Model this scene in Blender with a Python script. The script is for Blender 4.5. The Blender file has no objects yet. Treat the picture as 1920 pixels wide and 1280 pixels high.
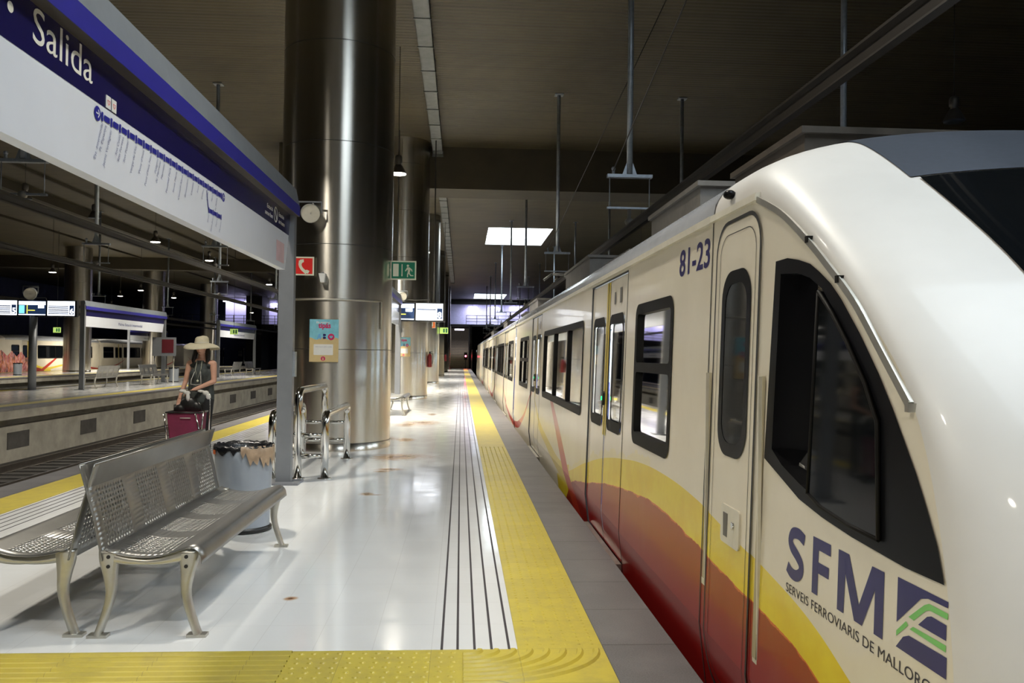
import bpy, bmesh, math, random
from mathutils import Vector, Matrix
random.seed(7)
scene = bpy.context.scene
COL = scene.collection
PI = math.pi

# ------------------------------------------------------------------ camera
cam_d = bpy.data.cameras.new('camera'); cam = bpy.data.objects.new('camera', cam_d); COL.objects.link(cam)
cam_d.sensor_width = 36.0; cam_d.lens = 36.0 * 1550 / 1920; cam_d.clip_start = 0.05; cam_d.clip_end = 400
yaw, pitch, roll = 0.0616421, 0.0175144, 0.012
fw = Vector((math.sin(yaw)*math.cos(pitch), math.cos(yaw)*math.cos(pitch), math.sin(pitch)))
rt = Vector((math.cos(yaw), -math.sin(yaw), 0)); up = rt.cross(fw)
r2 = rt*math.cos(roll) + up*math.sin(roll); u2 = up*math.cos(roll) - rt*math.sin(roll)
M = Matrix((r2, u2, -fw)).transposed().to_4x4(); M.translation = Vector((0, 0, 1.5))
cam.matrix_world = M
scene.camera = cam
# ------------------------------------------------------------------ world, exposure
w = bpy.data.worlds.new('world'); scene.world = w; w.use_nodes = True
bg = w.node_tree.nodes['Background']; bg.inputs[0].default_value = (0.55, 0.7, 1.0, 1); bg.inputs[1].default_value = 0.3
vs = scene.view_settings
vs.view_transform = 'Standard'; vs.look = 'None'; vs.gamma = 1; vs.use_curve_mapping = False; vs.exposure = 0.0
SKY_E = 7.5       # brightness of the daylight seen through the roof lights
LAMP_W = 340.0    # watts of each lit high-bay lamp

# ------------------------------------------------------------------ helpers
class MB:
    def __init__(s): s.v = []; s.f = []; s.m = []; s.sm = []
    def vert(s, p): s.v.append(tuple(p)); return len(s.v)-1
    def face(s, idx, mi=0, sm=False): s.f.append(tuple(idx)); s.m.append(mi); s.sm.append(sm)
    def poly(s, pts, mi=0): s.face([s.vert(p) for p in pts], mi)
    def box(s, x0, x1, y0, y1, z0, z1, mi=0):
        i = [s.vert((x, y, z)) for z in (z0, z1) for y in (y0, y1) for x in (x0, x1)]
        for q in ((0,2,3,1), (4,5,7,6), (0,1,5,4), (2,6,7,3), (0,4,6,2), (1,3,7,5)): s.face([i[k] for k in q], mi)
    def hexa(s, b, t, mi=0):   # four bottom, four top points
        i = [s.vert(p) for p in list(b)+list(t)]
        for q in ((3,2,1,0), (4,5,6,7), (0,1,5,4), (1,2,6,5), (2,3,7,6), (3,0,4,7)): s.face([i[k] for k in q], mi)
    def tube(s, pts, r, n=12, mi=0, caps=True, sx=1.0):
        pts = [Vector(p) for p in pts]; N = len(pts)
        rr = r if isinstance(r, (list, tuple)) else [r]*N
        rings = []; ref = None
        for i, p in enumerate(pts):
            d = (pts[min(i+1, N-1)] - pts[max(i-1, 0)]).normalized()
            if ref is None:
                a = Vector((0, 0, 1)) if abs(d.z) < .9 else Vector((1, 0, 0))
                ref = (a - d*a.dot(d)).normalized()
            else: ref = (ref - d*ref.dot(d)).normalized()
            b = d.cross(ref)
            rings.append([s.vert(p + (ref*math.cos(2*PI*k/n)*sx + b*math.sin(2*PI*k/n))*rr[i]) for k in range(n)])
        for i in range(N-1):
            for k in range(n):
                s.face((rings[i][k], rings[i][(k+1)%n], rings[i+1][(k+1)%n], rings[i+1][k]), mi, True)
        if caps: s.face(rings[0][::-1], mi); s.face(rings[-1], mi)
    def cyl(s, p0, p1, r, n=16, mi=0, r1=None): s.tube([p0, p1], [r, r if r1 is None else r1], n, mi)
    def lathe(s, prof, c=(0,0,0), n=24, mi=0, caps=True, a0=0, a1=2*PI):
        rings = []
        for (r, z) in prof: rings.append([s.vert((c[0]+r*math.cos(2*PI*k/n), c[1]+r*math.sin(2*PI*k/n), c[2]+z)) for k in range(n)])
        for i in range(len(prof)-1):
            for k in range(n): s.face((rings[i][k], rings[i][(k+1)%n], rings[i+1][(k+1)%n], rings[i+1][k]), mi, True)
        if caps: s.face(rings[0][::-1], mi); s.face(rings[-1], mi)
    def ball(s, c, rx, ry=None, rz=None, n=12, m=8, mi=0, R=None):
        ry = ry or rx; rz = rz or rx; c = Vector(c); rings = []
        def P(x, y, z):
            q = Vector((x*rx, y*ry, z*rz)); return c + (R @ q if R else q)
        for j in range(1, m):
            t = PI*j/m
            rings.append([s.vert(P(math.sin(t)*math.cos(2*PI*k/n), math.sin(t)*math.sin(2*PI*k/n), math.cos(t))) for k in range(n)])
        a = s.vert(P(0,0,1)); b = s.vert(P(0,0,-1))
        for k in range(n):
            s.face((a, rings[0][k], rings[0][(k+1)%n]), mi, True); s.face((b, rings[-1][(k+1)%n], rings[-1][k]), mi, True)
            for j in range(m-2): s.face((rings[j][k], rings[j+1][k], rings[j+1][(k+1)%n], rings[j][(k+1)%n]), mi, True)
    def grid(s, f, U, V, mi=0, skip=None, sm=True, flip=False):
        ids = [[s.vert(f(u, v)) for v in V] for u in U]
        for i in range(len(U)-1):
            for j in range(len(V)-1):
                if skip and skip(i, j): continue
                q = (ids[i][j], ids[i+1][j], ids[i+1][j+1], ids[i][j+1])
                s.face(q[::-1] if flip else q, mi, sm)
    def prism(s, pts, a, b, f, mi=0):     # 2-D outline extruded between offsets a and b, mapped by f(u,v,w)
        n = len(pts); i0 = [s.vert(f(u, v, a)) for u, v in pts]; i1 = [s.vert(f(u, v, b)) for u, v in pts]
        s.face(i0[::-1], mi); s.face(i1, mi)
        for k in range(n): s.face((i0[k], i0[(k+1)%n], i1[(k+1)%n], i1[k]), mi)
    def build(s, name, mats, parent=None, normals=True, off=(0,0,0)):
        me = bpy.data.meshes.new(name)
        if any(off): s.v = [(a-off[0], b-off[1], c-off[2]) for a, b, c in s.v]
        me.from_pydata(s.v, [], s.f)
        if not isinstance(mats, (list, tuple)): mats = [mats]
        for m in mats: me.materials.append(m)
        me.polygons.foreach_set('material_index', s.m); me.polygons.foreach_set('use_smooth', s.sm)
        if normals:
            bm = bmesh.new(); bm.from_mesh(me); bmesh.ops.recalc_face_normals(bm, faces=bm.faces); bm.to_mesh(me); bm.free()
        me.update()
        o = bpy.data.objects.new(name, me); COL.objects.link(o)
        if parent: o.parent = parent
        return o

def tag(o, label=None, cat=None, group=None, kind=None):
    if label: o['label'] = label
    if cat: o['category'] = cat
    if group: o['group'] = group
    if kind: o['kind'] = kind
    return o
def empty(name, loc, label, cat, group=None, rz=0):
    o = bpy.data.objects.new(name, None); COL.objects.link(o); o.location = loc; o.rotation_euler = (0, 0, rz)
    o.empty_display_size = .1
    return tag(o, label, cat, group)
def copy_tree(o, parent=None):
    c = o.copy(); COL.objects.link(c); c.parent = parent
    for ch in list(o.children): copy_tree(ch, c)
    return c
def struct(name, mb, m, **k): return tag(mb.build(name, m, **k), kind='structure')

def shape2d(polys):
    """filled flat mesh (verts, faces) of outlines; inner outlines become holes"""
    cu = bpy.data.curves.new('tmp', 'CURVE'); cu.dimensions = '2D'; cu.fill_mode = 'FRONT' if hasattr(cu, 'fill_mode') else 'BOTH'
    for p in polys:
        sp = cu.splines.new('POLY'); sp.points.add(len(p)-1)
        for i, (u, v) in enumerate(p): sp.points[i].co = (u, v, 0, 1)
        sp.use_cyclic_u = True
    ob = bpy.data.objects.new('tmp', cu); me = bpy.data.meshes.new_from_object(ob)
    vs_ = [(v.co.x, v.co.y) for v in me.vertices]; fs = [tuple(p.vertices) for p in me.polygons]
    bpy.data.objects.remove(ob); bpy.data.curves.remove(cu); bpy.data.meshes.remove(me)
    return vs_, fs
def cut_at(vs_, fs, cuts):
    bm = bmesh.new(); bv = [bm.verts.new((u, v, 0)) for u, v in vs_]
    for f in fs:
        try: bm.faces.new([bv[i] for i in f])
        except ValueError: pass
    for ax, c in cuts:
        n = (1,0,0) if ax == 0 else (0,1,0); co = (c,0,0) if ax == 0 else (0,c,0)
        bmesh.ops.bisect_plane(bm, geom=bm.verts[:]+bm.edges[:]+bm.faces[:], plane_co=co, plane_no=n)
    bm.verts.index_update()
    r = [(v.co.x, v.co.y) for v in bm.verts], [tuple(v.index for v in f.verts) for f in bm.faces]
    bm.free(); return r
def add_shape(mb, polys, f, mi=0, cuts=None):
    vs_, fs = shape2d(polys)
    if cuts: vs_, fs = cut_at(vs_, fs, cuts)
    b = len(mb.v)
    for u, v in vs_: mb.vert(f(u, v))
    for q in fs: mb.face([b+i for i in q], mi)
def add_text(mb, s, size, f, bold=0.0, align='LEFT', wid=None, mi=0, rot=0, xs=1.0, shear=0, sp=1.0):
    cu = bpy.data.curves.new('tmp', 'FONT'); cu.body = s; cu.size = size; cu.offset = bold; cu.align_x = align
    cu.resolution_u = 4; cu.shear = shear; cu.space_character = sp
    ob = bpy.data.objects.new('tmp', cu); me = bpy.data.meshes.new_from_object(ob)
    if wid and len(me.vertices):
        us = [v.co.x for v in me.vertices]; xs = wid/(max(us)-min(us))
    c, n = math.cos(rot), math.sin(rot); b = len(mb.v)
    for v in me.vertices:
        u, q = v.co.x*xs, v.co.y; mb.vert(f(u*c-q*n, u*n+q*c))
    for p in me.polygons: mb.face([b+i for i in p.vertices], mi)
    bpy.data.objects.remove(ob); bpy.data.curves.remove(cu); bpy.data.meshes.remove(me)
def rrect(u0, u1, v0, v1, r, n=5):
    out = []
    for (cu_, cv, a) in ((u1-r, v1-r, 0), (u0+r, v1-r, 90), (u0+r, v0+r, 180), (u1-r, v0+r, 270)):
        for k in range(n+1):
            t = math.radians(a + 90*k/n); out.append((cu_+r*math.cos(t), cv+r*math.sin(t)))
    return out
def disc(u, v, r, n=24, ry=None): return [(u+r*math.cos(2*PI*k/n), v+(ry or r)*math.sin(2*PI*k/n)) for k in range(n)]
def catmull(P, n=6):
    out = []
    for i in range(len(P)-1):
        p0 = P[max(i-1, 0)]; p1 = P[i]; p2 = P[i+1]; p3 = P[min(i+2, len(P)-1)]
        for k in range(n):
            t = k/n
            out.append(tuple(.5*((2*b)+(-a+c)*t+(2*a-5*b+4*c-d)*t*t+(-a+3*b-3*c+d)*t**3) for a, b, c, d in zip(p0, p1, p2, p3)))
    out.append(tuple(P[-1])); return out

# ------------------------------------------------------------------ materials
def new_mat(name):
    m = bpy.data.materials.new(name); m.use_nodes = True
    nt = m.node_tree; return m, nt, nt.nodes['Principled BSDF']
def N(nt, t, **k):
    n = nt.nodes.new(t)
    for a, b in k.items(): setattr(n, a, b)
    return n
def L(nt, a, b): nt.links.new(a, b)
def math_n(nt, op, a, b=None, c=None):
    n = N(nt, 'ShaderNodeMath', operation=op)
    for i, x in enumerate((a, b, c)):
        if x is None: continue
        if isinstance(x, (int, float)): n.inputs[i].default_value = x
        else: L(nt, x, n.inputs[i])
    return n.outputs[0]
def mixc(nt, fac, a, b):
    n = N(nt, 'ShaderNodeMix', data_type='RGBA')
    if isinstance(fac, (int, float)): n.inputs[0].default_value = fac
    else: L(nt, fac, n.inputs[0])
    for i, x in ((6, a), (7, b)):
        if isinstance(x, tuple): n.inputs[i].default_value = (*x[:3], 1)
        else: L(nt, x, n.inputs[i])
    return n.outputs[2]
def noise(nt, vec, scale, detail=3, rough=.55, vs_=None):
    n = N(nt, 'ShaderNodeTexNoise'); n.inputs['Scale'].default_value = scale; n.inputs['Detail'].default_value = detail
    n.inputs['Roughness'].default_value = rough
    if vs_:
        mp = N(nt, 'ShaderNodeMapping'); mp.inputs['Scale'].default_value = vs_; L(nt, vec, mp.inputs[0]); vec = mp.outputs[0]
    L(nt, vec, n.inputs['Vector']); return n.outputs[0]
def ramp(nt, fac, stops):
    n = N(nt, 'ShaderNodeValToRGB'); e = n.color_ramp.elements
    while len(e) < len(stops): e.new(.5)
    for i, (p, c) in enumerate(stops): e[i].position = p; e[i].color = (*c, 1) if len(c) == 3 else c
    L(nt, fac, n.inputs[0]); return n.outputs[0]
def bump(nt, b, h, strength, dist=.01):
    n = N(nt, 'ShaderNodeBump'); n.inputs['Strength'].default_value = strength; n.inputs['Distance'].default_value = dist
    L(nt, h, n.inputs['Height']); L(nt, n.outputs[0], b.inputs['Normal'])
def coords(nt, kind='Object'): return N(nt, 'ShaderNodeTexCoord').outputs[kind]
def mat(name, col, rough=.5, metal=0, var=.12, scale=6, emis=0, bmp=0, bscale=60, coat=0, vs_=None, spec=.5):
    m, nt, b = new_mat(name); co = coords(nt)
    if var:
        n = noise(nt, co, scale, 4, .6, vs_)
        lo = tuple(max(0, c*(1-var)) for c in col); hi = tuple(min(1, c*(1+var*.6)) for c in col)
        L(nt, ramp(nt, n, [(.3, lo), (.7, hi)]), b.inputs['Base Color'])
    else: b.inputs['Base Color'].default_value = (*col, 1)
    b.inputs['Roughness'].default_value = rough; b.inputs['Metallic'].default_value = metal
    b.inputs['Specular IOR Level'].default_value = spec
    if coat: b.inputs['Coat Weight'].default_value = coat; b.inputs['Coat Roughness'].default_value = .05
    if emis: b.inputs['Emission Color'].default_value = (*col, 1); b.inputs['Emission Strength'].default_value = emis
    if bmp: bump(nt, b, noise(nt, co, bscale, 3, .6, vs_), bmp, .01)
    return m

K = {}
def floor_mat():
    m, nt, b = new_mat('white_floor_tiles'); co = N(nt, 'ShaderNodeNewGeometry').outputs['Position']
    sx = N(nt, 'ShaderNodeSeparateXYZ'); L(nt, co, sx.inputs[0]); X, Y = sx.outputs[0], sx.outputs[1]
    br = N(nt, 'ShaderNodeTexBrick'); br.offset = 0; L(nt, co, br.inputs['Vector'])
    mp = N(nt, 'ShaderNodeMapping'); mp.inputs['Location'].default_value = (.13, -4.24, 0); L(nt, co, mp.inputs[0]); L(nt, mp.outputs[0], br.inputs['Vector'])
    br.inputs['Color1'].default_value = (.78, .79, .79, 1); br.inputs['Color2'].default_value = (.76, .77, .77, 1); br.inputs['Mortar'].default_value = (.68, .68, .68, 1)
    br.inputs['Scale'].default_value = 1; br.inputs['Mortar Size'].default_value = .0018; br.inputs['Brick Width'].default_value = .30; br.inputs['Row Height'].default_value = .41
    br.inputs['Bias'].default_value = -.3
    col = br.outputs[0]
    dirt = noise(nt, co, .9, 5, .6); col = mixc(nt, math_n(nt, 'MULTIPLY', math_n(nt, 'SMOOTH_MAX', math_n(nt, 'SUBTRACT', dirt, .5), 0, .02), .6), col, (.55, .52, .46))
    nz = noise(nt, co, 9, 3, .6)
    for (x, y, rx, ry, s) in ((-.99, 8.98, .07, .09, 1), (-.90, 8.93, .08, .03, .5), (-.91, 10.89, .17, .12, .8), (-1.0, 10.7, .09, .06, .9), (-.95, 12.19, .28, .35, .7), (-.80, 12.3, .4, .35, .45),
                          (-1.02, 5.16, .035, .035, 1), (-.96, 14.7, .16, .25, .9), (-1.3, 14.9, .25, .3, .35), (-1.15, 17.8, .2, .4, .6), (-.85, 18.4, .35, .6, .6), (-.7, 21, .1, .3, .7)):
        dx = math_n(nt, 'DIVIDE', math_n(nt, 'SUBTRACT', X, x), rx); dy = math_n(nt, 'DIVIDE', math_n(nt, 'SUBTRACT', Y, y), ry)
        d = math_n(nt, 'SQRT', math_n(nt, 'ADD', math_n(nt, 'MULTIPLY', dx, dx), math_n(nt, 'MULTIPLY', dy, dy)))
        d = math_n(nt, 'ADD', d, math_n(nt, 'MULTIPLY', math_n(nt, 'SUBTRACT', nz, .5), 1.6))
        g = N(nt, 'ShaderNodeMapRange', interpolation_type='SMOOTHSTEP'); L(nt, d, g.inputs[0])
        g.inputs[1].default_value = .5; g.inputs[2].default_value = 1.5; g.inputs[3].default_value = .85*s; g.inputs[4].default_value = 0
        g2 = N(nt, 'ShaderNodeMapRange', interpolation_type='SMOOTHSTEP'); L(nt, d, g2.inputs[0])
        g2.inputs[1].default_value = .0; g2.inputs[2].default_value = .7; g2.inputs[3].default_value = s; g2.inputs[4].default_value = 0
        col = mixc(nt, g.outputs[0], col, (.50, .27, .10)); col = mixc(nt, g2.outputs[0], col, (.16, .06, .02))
    L(nt, col, b.inputs['Base Color'])
    L(nt, ramp(nt, noise(nt, co, 3, 4), [(.3, (.07,)*3), (.8, (.2,)*3)]), b.inputs['Roughness'])
    bump(nt, b, noise(nt, co, 4, 2), .03, .02); return m
K['floor'] = floor_mat()
def yellow_mat():
    m, nt, b = new_mat('yellow_tactile_tile'); co = N(nt, 'ShaderNodeNewGeometry').outputs['Position']
    br = N(nt, 'ShaderNodeTexBrick'); br.offset = 0
    mp = N(nt, 'ShaderNodeMapping'); mp.inputs['Location'].default_value = (-.31, -4.24, 0); L(nt, co, mp.inputs[0]); L(nt, mp.outputs[0], br.inputs['Vector'])
    br.inputs['Color1'].default_value = (.60, .49, .07, 1); br.inputs['Color2'].default_value = (.54, .44, .07, 1); br.inputs['Mortar'].default_value = (.35, .28, .06, 1)
    br.inputs['Scale'].default_value = 1; br.inputs['Mortar Size'].default_value = .0015; br.inputs['Brick Width'].default_value = .44; br.inputs['Row Height'].default_value = .44
    c = mixc(nt, ramp(nt, noise(nt, co, 7, 6, .7), [(.45, (0,)*3), (.8, (.8,)*3)]), br.outputs[0], (.42, .34, .09))
    L(nt, c, b.inputs['Base Color']); b.inputs['Roughness'].default_value = .38
    bump(nt, b, noise(nt, co, 60, 3), .15, .005); return m
K['yellow'] = yellow_mat()
K['line'] = mat('dark_groove', (.05, .045, .05), .7)
def curb_mat():
    m, nt, b = new_mat('grey_granite_coping'); co = N(nt, 'ShaderNodeNewGeometry').outputs['Position']
    br = N(nt, 'ShaderNodeTexBrick'); br.offset = 0
    mp = N(nt, 'ShaderNodeMapping'); mp.inputs['Location'].default_value = (-.75, -.1, 0); L(nt, co, mp.inputs[0]); L(nt, mp.outputs[0], br.inputs['Vector'])
    br.inputs['Color1'].default_value = (.155, .148, .155, 1); br.inputs['Color2'].default_value = (.125, .12, .125, 1); br.inputs['Mortar'].default_value = (.03, .03, .03, 1)
    br.inputs['Scale'].default_value = 1; br.inputs['Mortar Size'].default_value = .006; br.inputs['Brick Width'].default_value = .9; br.inputs['Row Height'].default_value = .6
    n = noise(nt, co, 120, 3, .8); c = mixc(nt, .28, br.outputs[0], ramp(nt, n, [(.3, (.05,)*3), (.75, (.4,)*3)]))
    c = mixc(nt, ramp(nt, noise(nt, co, 2.5, 5), [(.45, (0,)*3), (.8, (.5,)*3)]), c, (.26, .25, .25))
    L(nt, c, b.inputs['Base Color']); b.inputs['Roughness'].default_value = .45; bump(nt, b, n, .2, .004); return m
K['curb'] = curb_mat()
K['concrete'] = mat('platform_concrete', (.34, .32, .27), .8, var=.25, scale=2, bmp=.2)
K['conc_dark'] = mat('dark_concrete', (.07, .065, .06), .9, var=.3, scale=3)
K['ballast'] = mat('ballast', (.05, .045, .04), .95, var=.5, scale=25, bmp=.8, bscale=30)
K['rail'] = mat('rail_steel', (.28, .25, .22), .35, 1)
def steel_mat():
    m, nt, b = new_mat('polished_column_steel'); co = coords(nt)
    L(nt, ramp(nt, noise(nt, co, 1.8, 4, .6, (1.4, 1.4, .10)), [(.25, (.46, .43, .38)), (.5, (.62, .59, .53)), (.75, (.78, .75, .69))]), b.inputs['Base Color'])
    b.inputs['Metallic'].default_value = 1; b.inputs['Roughness'].default_value = .27
    b.inputs['Anisotropic'].default_value = .85; b.inputs['Anisotropic Rotation'].default_value = ANI
    tg = N(nt, 'ShaderNodeTangent', direction_type='RADIAL', axis='Z'); L(nt, tg.outputs[0], b.inputs['Tangent'])
    bump(nt, b, noise(nt, co, 2.2, 2, .5, (1, 1, .05)), .35, .03); return m
ANI = 0.25
K['steel'] = steel_mat()
K['seam'] = mat('seam_shadow_gap', (.03, .03, .03), .6, var=0)
K['chrome'] = mat('bright_steel_tube', (.72, .71, .68), .10, 1, var=.05)
K['brushed'] = mat('brushed_bench_steel', (.33, .325, .31), .34, .9, var=.12, scale=4)
K['alu'] = mat('cast_aluminium', (.55, .53, .47), .38, .85, var=.15)
K['galv'] = mat('galvanised_steel', (.38, .42, .47), .45, .7, var=.2, scale=12)
K['post'] = mat('grey_painted_steel', (.22, .23, .25), .42, .3, var=.06)
K['cowl'] = mat('grey_sign_cowl', (.20, .225, .25), .5, .1, var=.08)
K['navy'] = mat('navy_sign_enamel', (.012, .010, .07), .22, 0, var=.1, spec=.4)
K['blue'] = mat('blue_sign_band', (.03, .028, .28), .4, 0, var=.08)
K['whitepanel'] = mat('white_sign_panel', (.74, .77, .84), .3, 0, var=.04, scale=1.5)
K['bluetext'] = mat('blue_print', (.025, .025, .27), .4, var=0)
K['greytext'] = mat('grey_blue_print', (.18, .20, .35), .5, var=0)
K['whitetext'] = mat('cream_lettering', (.78, .77, .68), .5, var=0)
K['white'] = mat('white_plastic', (.75, .75, .72), .4, var=.05)
K['black'] = mat('black_plastic', (.012, .012, .012), .4, var=.1)
K['gloss_black'] = mat('gloss_black_frame', (.005, .005, .006), .3, var=.1, spec=.12)
K['rubber'] = mat('black_rubber_frame', (.010, .009, .008), .5, var=.15, spec=.12)
K['beam'] = mat('dark_beam', (.022, .018, .014), .6, .1, var=.2)
K['dark_steel'] = mat('dark_painted_pole', (.10, .10, .095), .5, .5, var=.2)
K['red'] = mat('sign_red', (.75, .02, .015), .35, var=.04)
K['darkred'] = mat('dark_red_enamel', (.22, .012, .015), .3, var=.1)
K['green'] = mat('sign_green', (.01, .20, .11), .35, var=.04)
K['lumi'] = mat('photoluminescent_cream', (.72, .74, .58), .5, var=.04)
K['orange'] = mat('sign_orange', (.75, .16, .03), .4, var=.05)
K['exitgreen'] = mat('lit_exit_green', (.55, .8, .2), .4, emis=.5, var=0)
K['bin'] = mat('grey_bin_plastic', (.30, .33, .37), .38, var=.06)
K['bag'] = mat('black_bin_liner', (.012, .012, .014), .22, var=.2, bmp=.6, bscale=40)
K['bagbeige'] = mat('beige_film', (.42, .30, .20), .3, var=.3, scale=14, bmp=.6, bscale=30)
K['screen_white'] = mat('lit_screen_white', (.85, .9, 1), .3, emis=3.2, var=0)
K['screen_dark'] = mat('lit_screen_navy', (.02, .04, .10), .3, emis=.8, var=0)
K['screen_cyan'] = mat('lit_screen_cyan', (.2, .65, .75), .3, emis=1.5, var=0)
K['screen_yellow'] = mat('lit_screen_yellow', (.9, .8, .1), .3, emis=1.5, var=0)
K['bulb'] = mat('lamp_glow', (1, .93, .82), .3, emis=16, var=0)
K['lampmetal'] = mat('lamp_housing', (.12, .11, .10), .4, .6, var=.2)
K['signal'] = mat('red_signal_glow', (1, .02, .04), .3, emis=90, var=0)
K['led_green'] = mat('green_button_glow', (.02, .8, .25), .3, emis=1.5, var=0)
K['skylight'] = mat('roof_light_glazing', (.80, .91, 1), .5, emis=SKY_E, var=0)
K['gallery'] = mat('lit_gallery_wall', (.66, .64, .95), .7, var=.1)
K['tube'] = mat('fluorescent_tube', (.85, .82, 1), .3, emis=9, var=0)
K['stair'] = mat('pale_stone', (.46, .40, .26), .6, var=.12)
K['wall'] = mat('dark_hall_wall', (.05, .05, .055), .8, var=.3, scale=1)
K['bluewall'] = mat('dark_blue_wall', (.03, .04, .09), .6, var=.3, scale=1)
def ceil_mat():
    m, nt, b = new_mat('brown_slatted_ceiling'); co = N(nt, 'ShaderNodeNewGeometry').outputs['Position']
    wv = N(nt, 'ShaderNodeTexWave', wave_type='BANDS', bands_direction='Y', wave_profile='SIN'); wv.inputs['Scale'].default_value = .314*1.1; wv.inputs['Distortion'].default_value = .4
    wv.inputs['Detail'].default_value = 2; wv.inputs['Detail Scale'].default_value = .4; L(nt, co, wv.inputs['Vector'])
    wf = N(nt, 'ShaderNodeTexWave', wave_type='BANDS', bands_direction='Y', wave_profile='SIN'); wf.inputs['Scale'].default_value = .314*6; L(nt, co, wf.inputs['Vector'])
    base = ramp(nt, noise(nt, co, .5, 4), [(.3, (.062, .049, .025)), (.7, (.10, .08, .042))])
    c = mixc(nt, ramp(nt, wv.outputs[0], [(.0, (.4,)*3), (.10, (0,)*3)]), base, (.03, .022, .012))
    c = mixc(nt, ramp(nt, wf.outputs[0], [(.1, (.35,)*3), (.4, (0,)*3)]), c, (.03, .024, .013))
    L(nt, c, b.inputs['Base Color']); b.inputs['Roughness'].default_value = .55
    bump(nt, b, wf.outputs[0], .3, .03); return m
K['ceiling'] = ceil_mat()
K['soffit'] = mat('brown_soffit', (.055, .045, .027), .7, var=.2, scale=1)
K['duct'] = mat('galvanised_duct', (.20, .21, .21), .5, .5, var=.2, scale=5)

# train paint: cream with the yellow and red waves of the line's livery; the boundaries are curves over the length of the train
def float_curve(nt, x, pts, x0, x1, z0, z1):
    n = N(nt, 'ShaderNodeFloatCurve'); c = n.mapping.curves[0]
    P = sorted(((a-x0)/(x1-x0), (b-z0)/(z1-z0)) for a, b in pts)
    c.points[0].location = P[0]; c.points[-1].location = P[-1]
    for p in P[1:-1]: c.points.new(*p)
    for p in c.points: p.handle_type = 'AUTO'
    n.mapping.use_clip = False; n.mapping.update()
    L(nt, math_n(nt, 'DIVIDE', math_n(nt, 'SUBTRACT', x, x0), x1-x0), n.inputs['Value'])
    return math_n(nt, 'ADD', math_n(nt, 'MULTIPLY', n.outputs[0], z1-z0), z0)
YEL = [(1.5, .1), (1.9, .28), (2.2, .42), (2.47, .516), (2.8, .614), (3.2, .675), (3.6, .72), (4.2, .785), (4.8, .81), (5.5, .795), (6.1, .744), (6.9, .653), (7.9, .48), (8.92, .267), (9.6, .15), (10.2, .06)]
RED = [(1.5, -.1), (1.9, .08), (2.3, .28), (2.68, .433), (2.94, .485), (3.2, .506), (3.6, .53), (4.2, .568), (5.0, .605), (5.44, .584), (6.06, .533), (6.85, .448), (7.8, .31), (8.75, .172), (9.2, .0), (9.6, -.2)]
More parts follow.
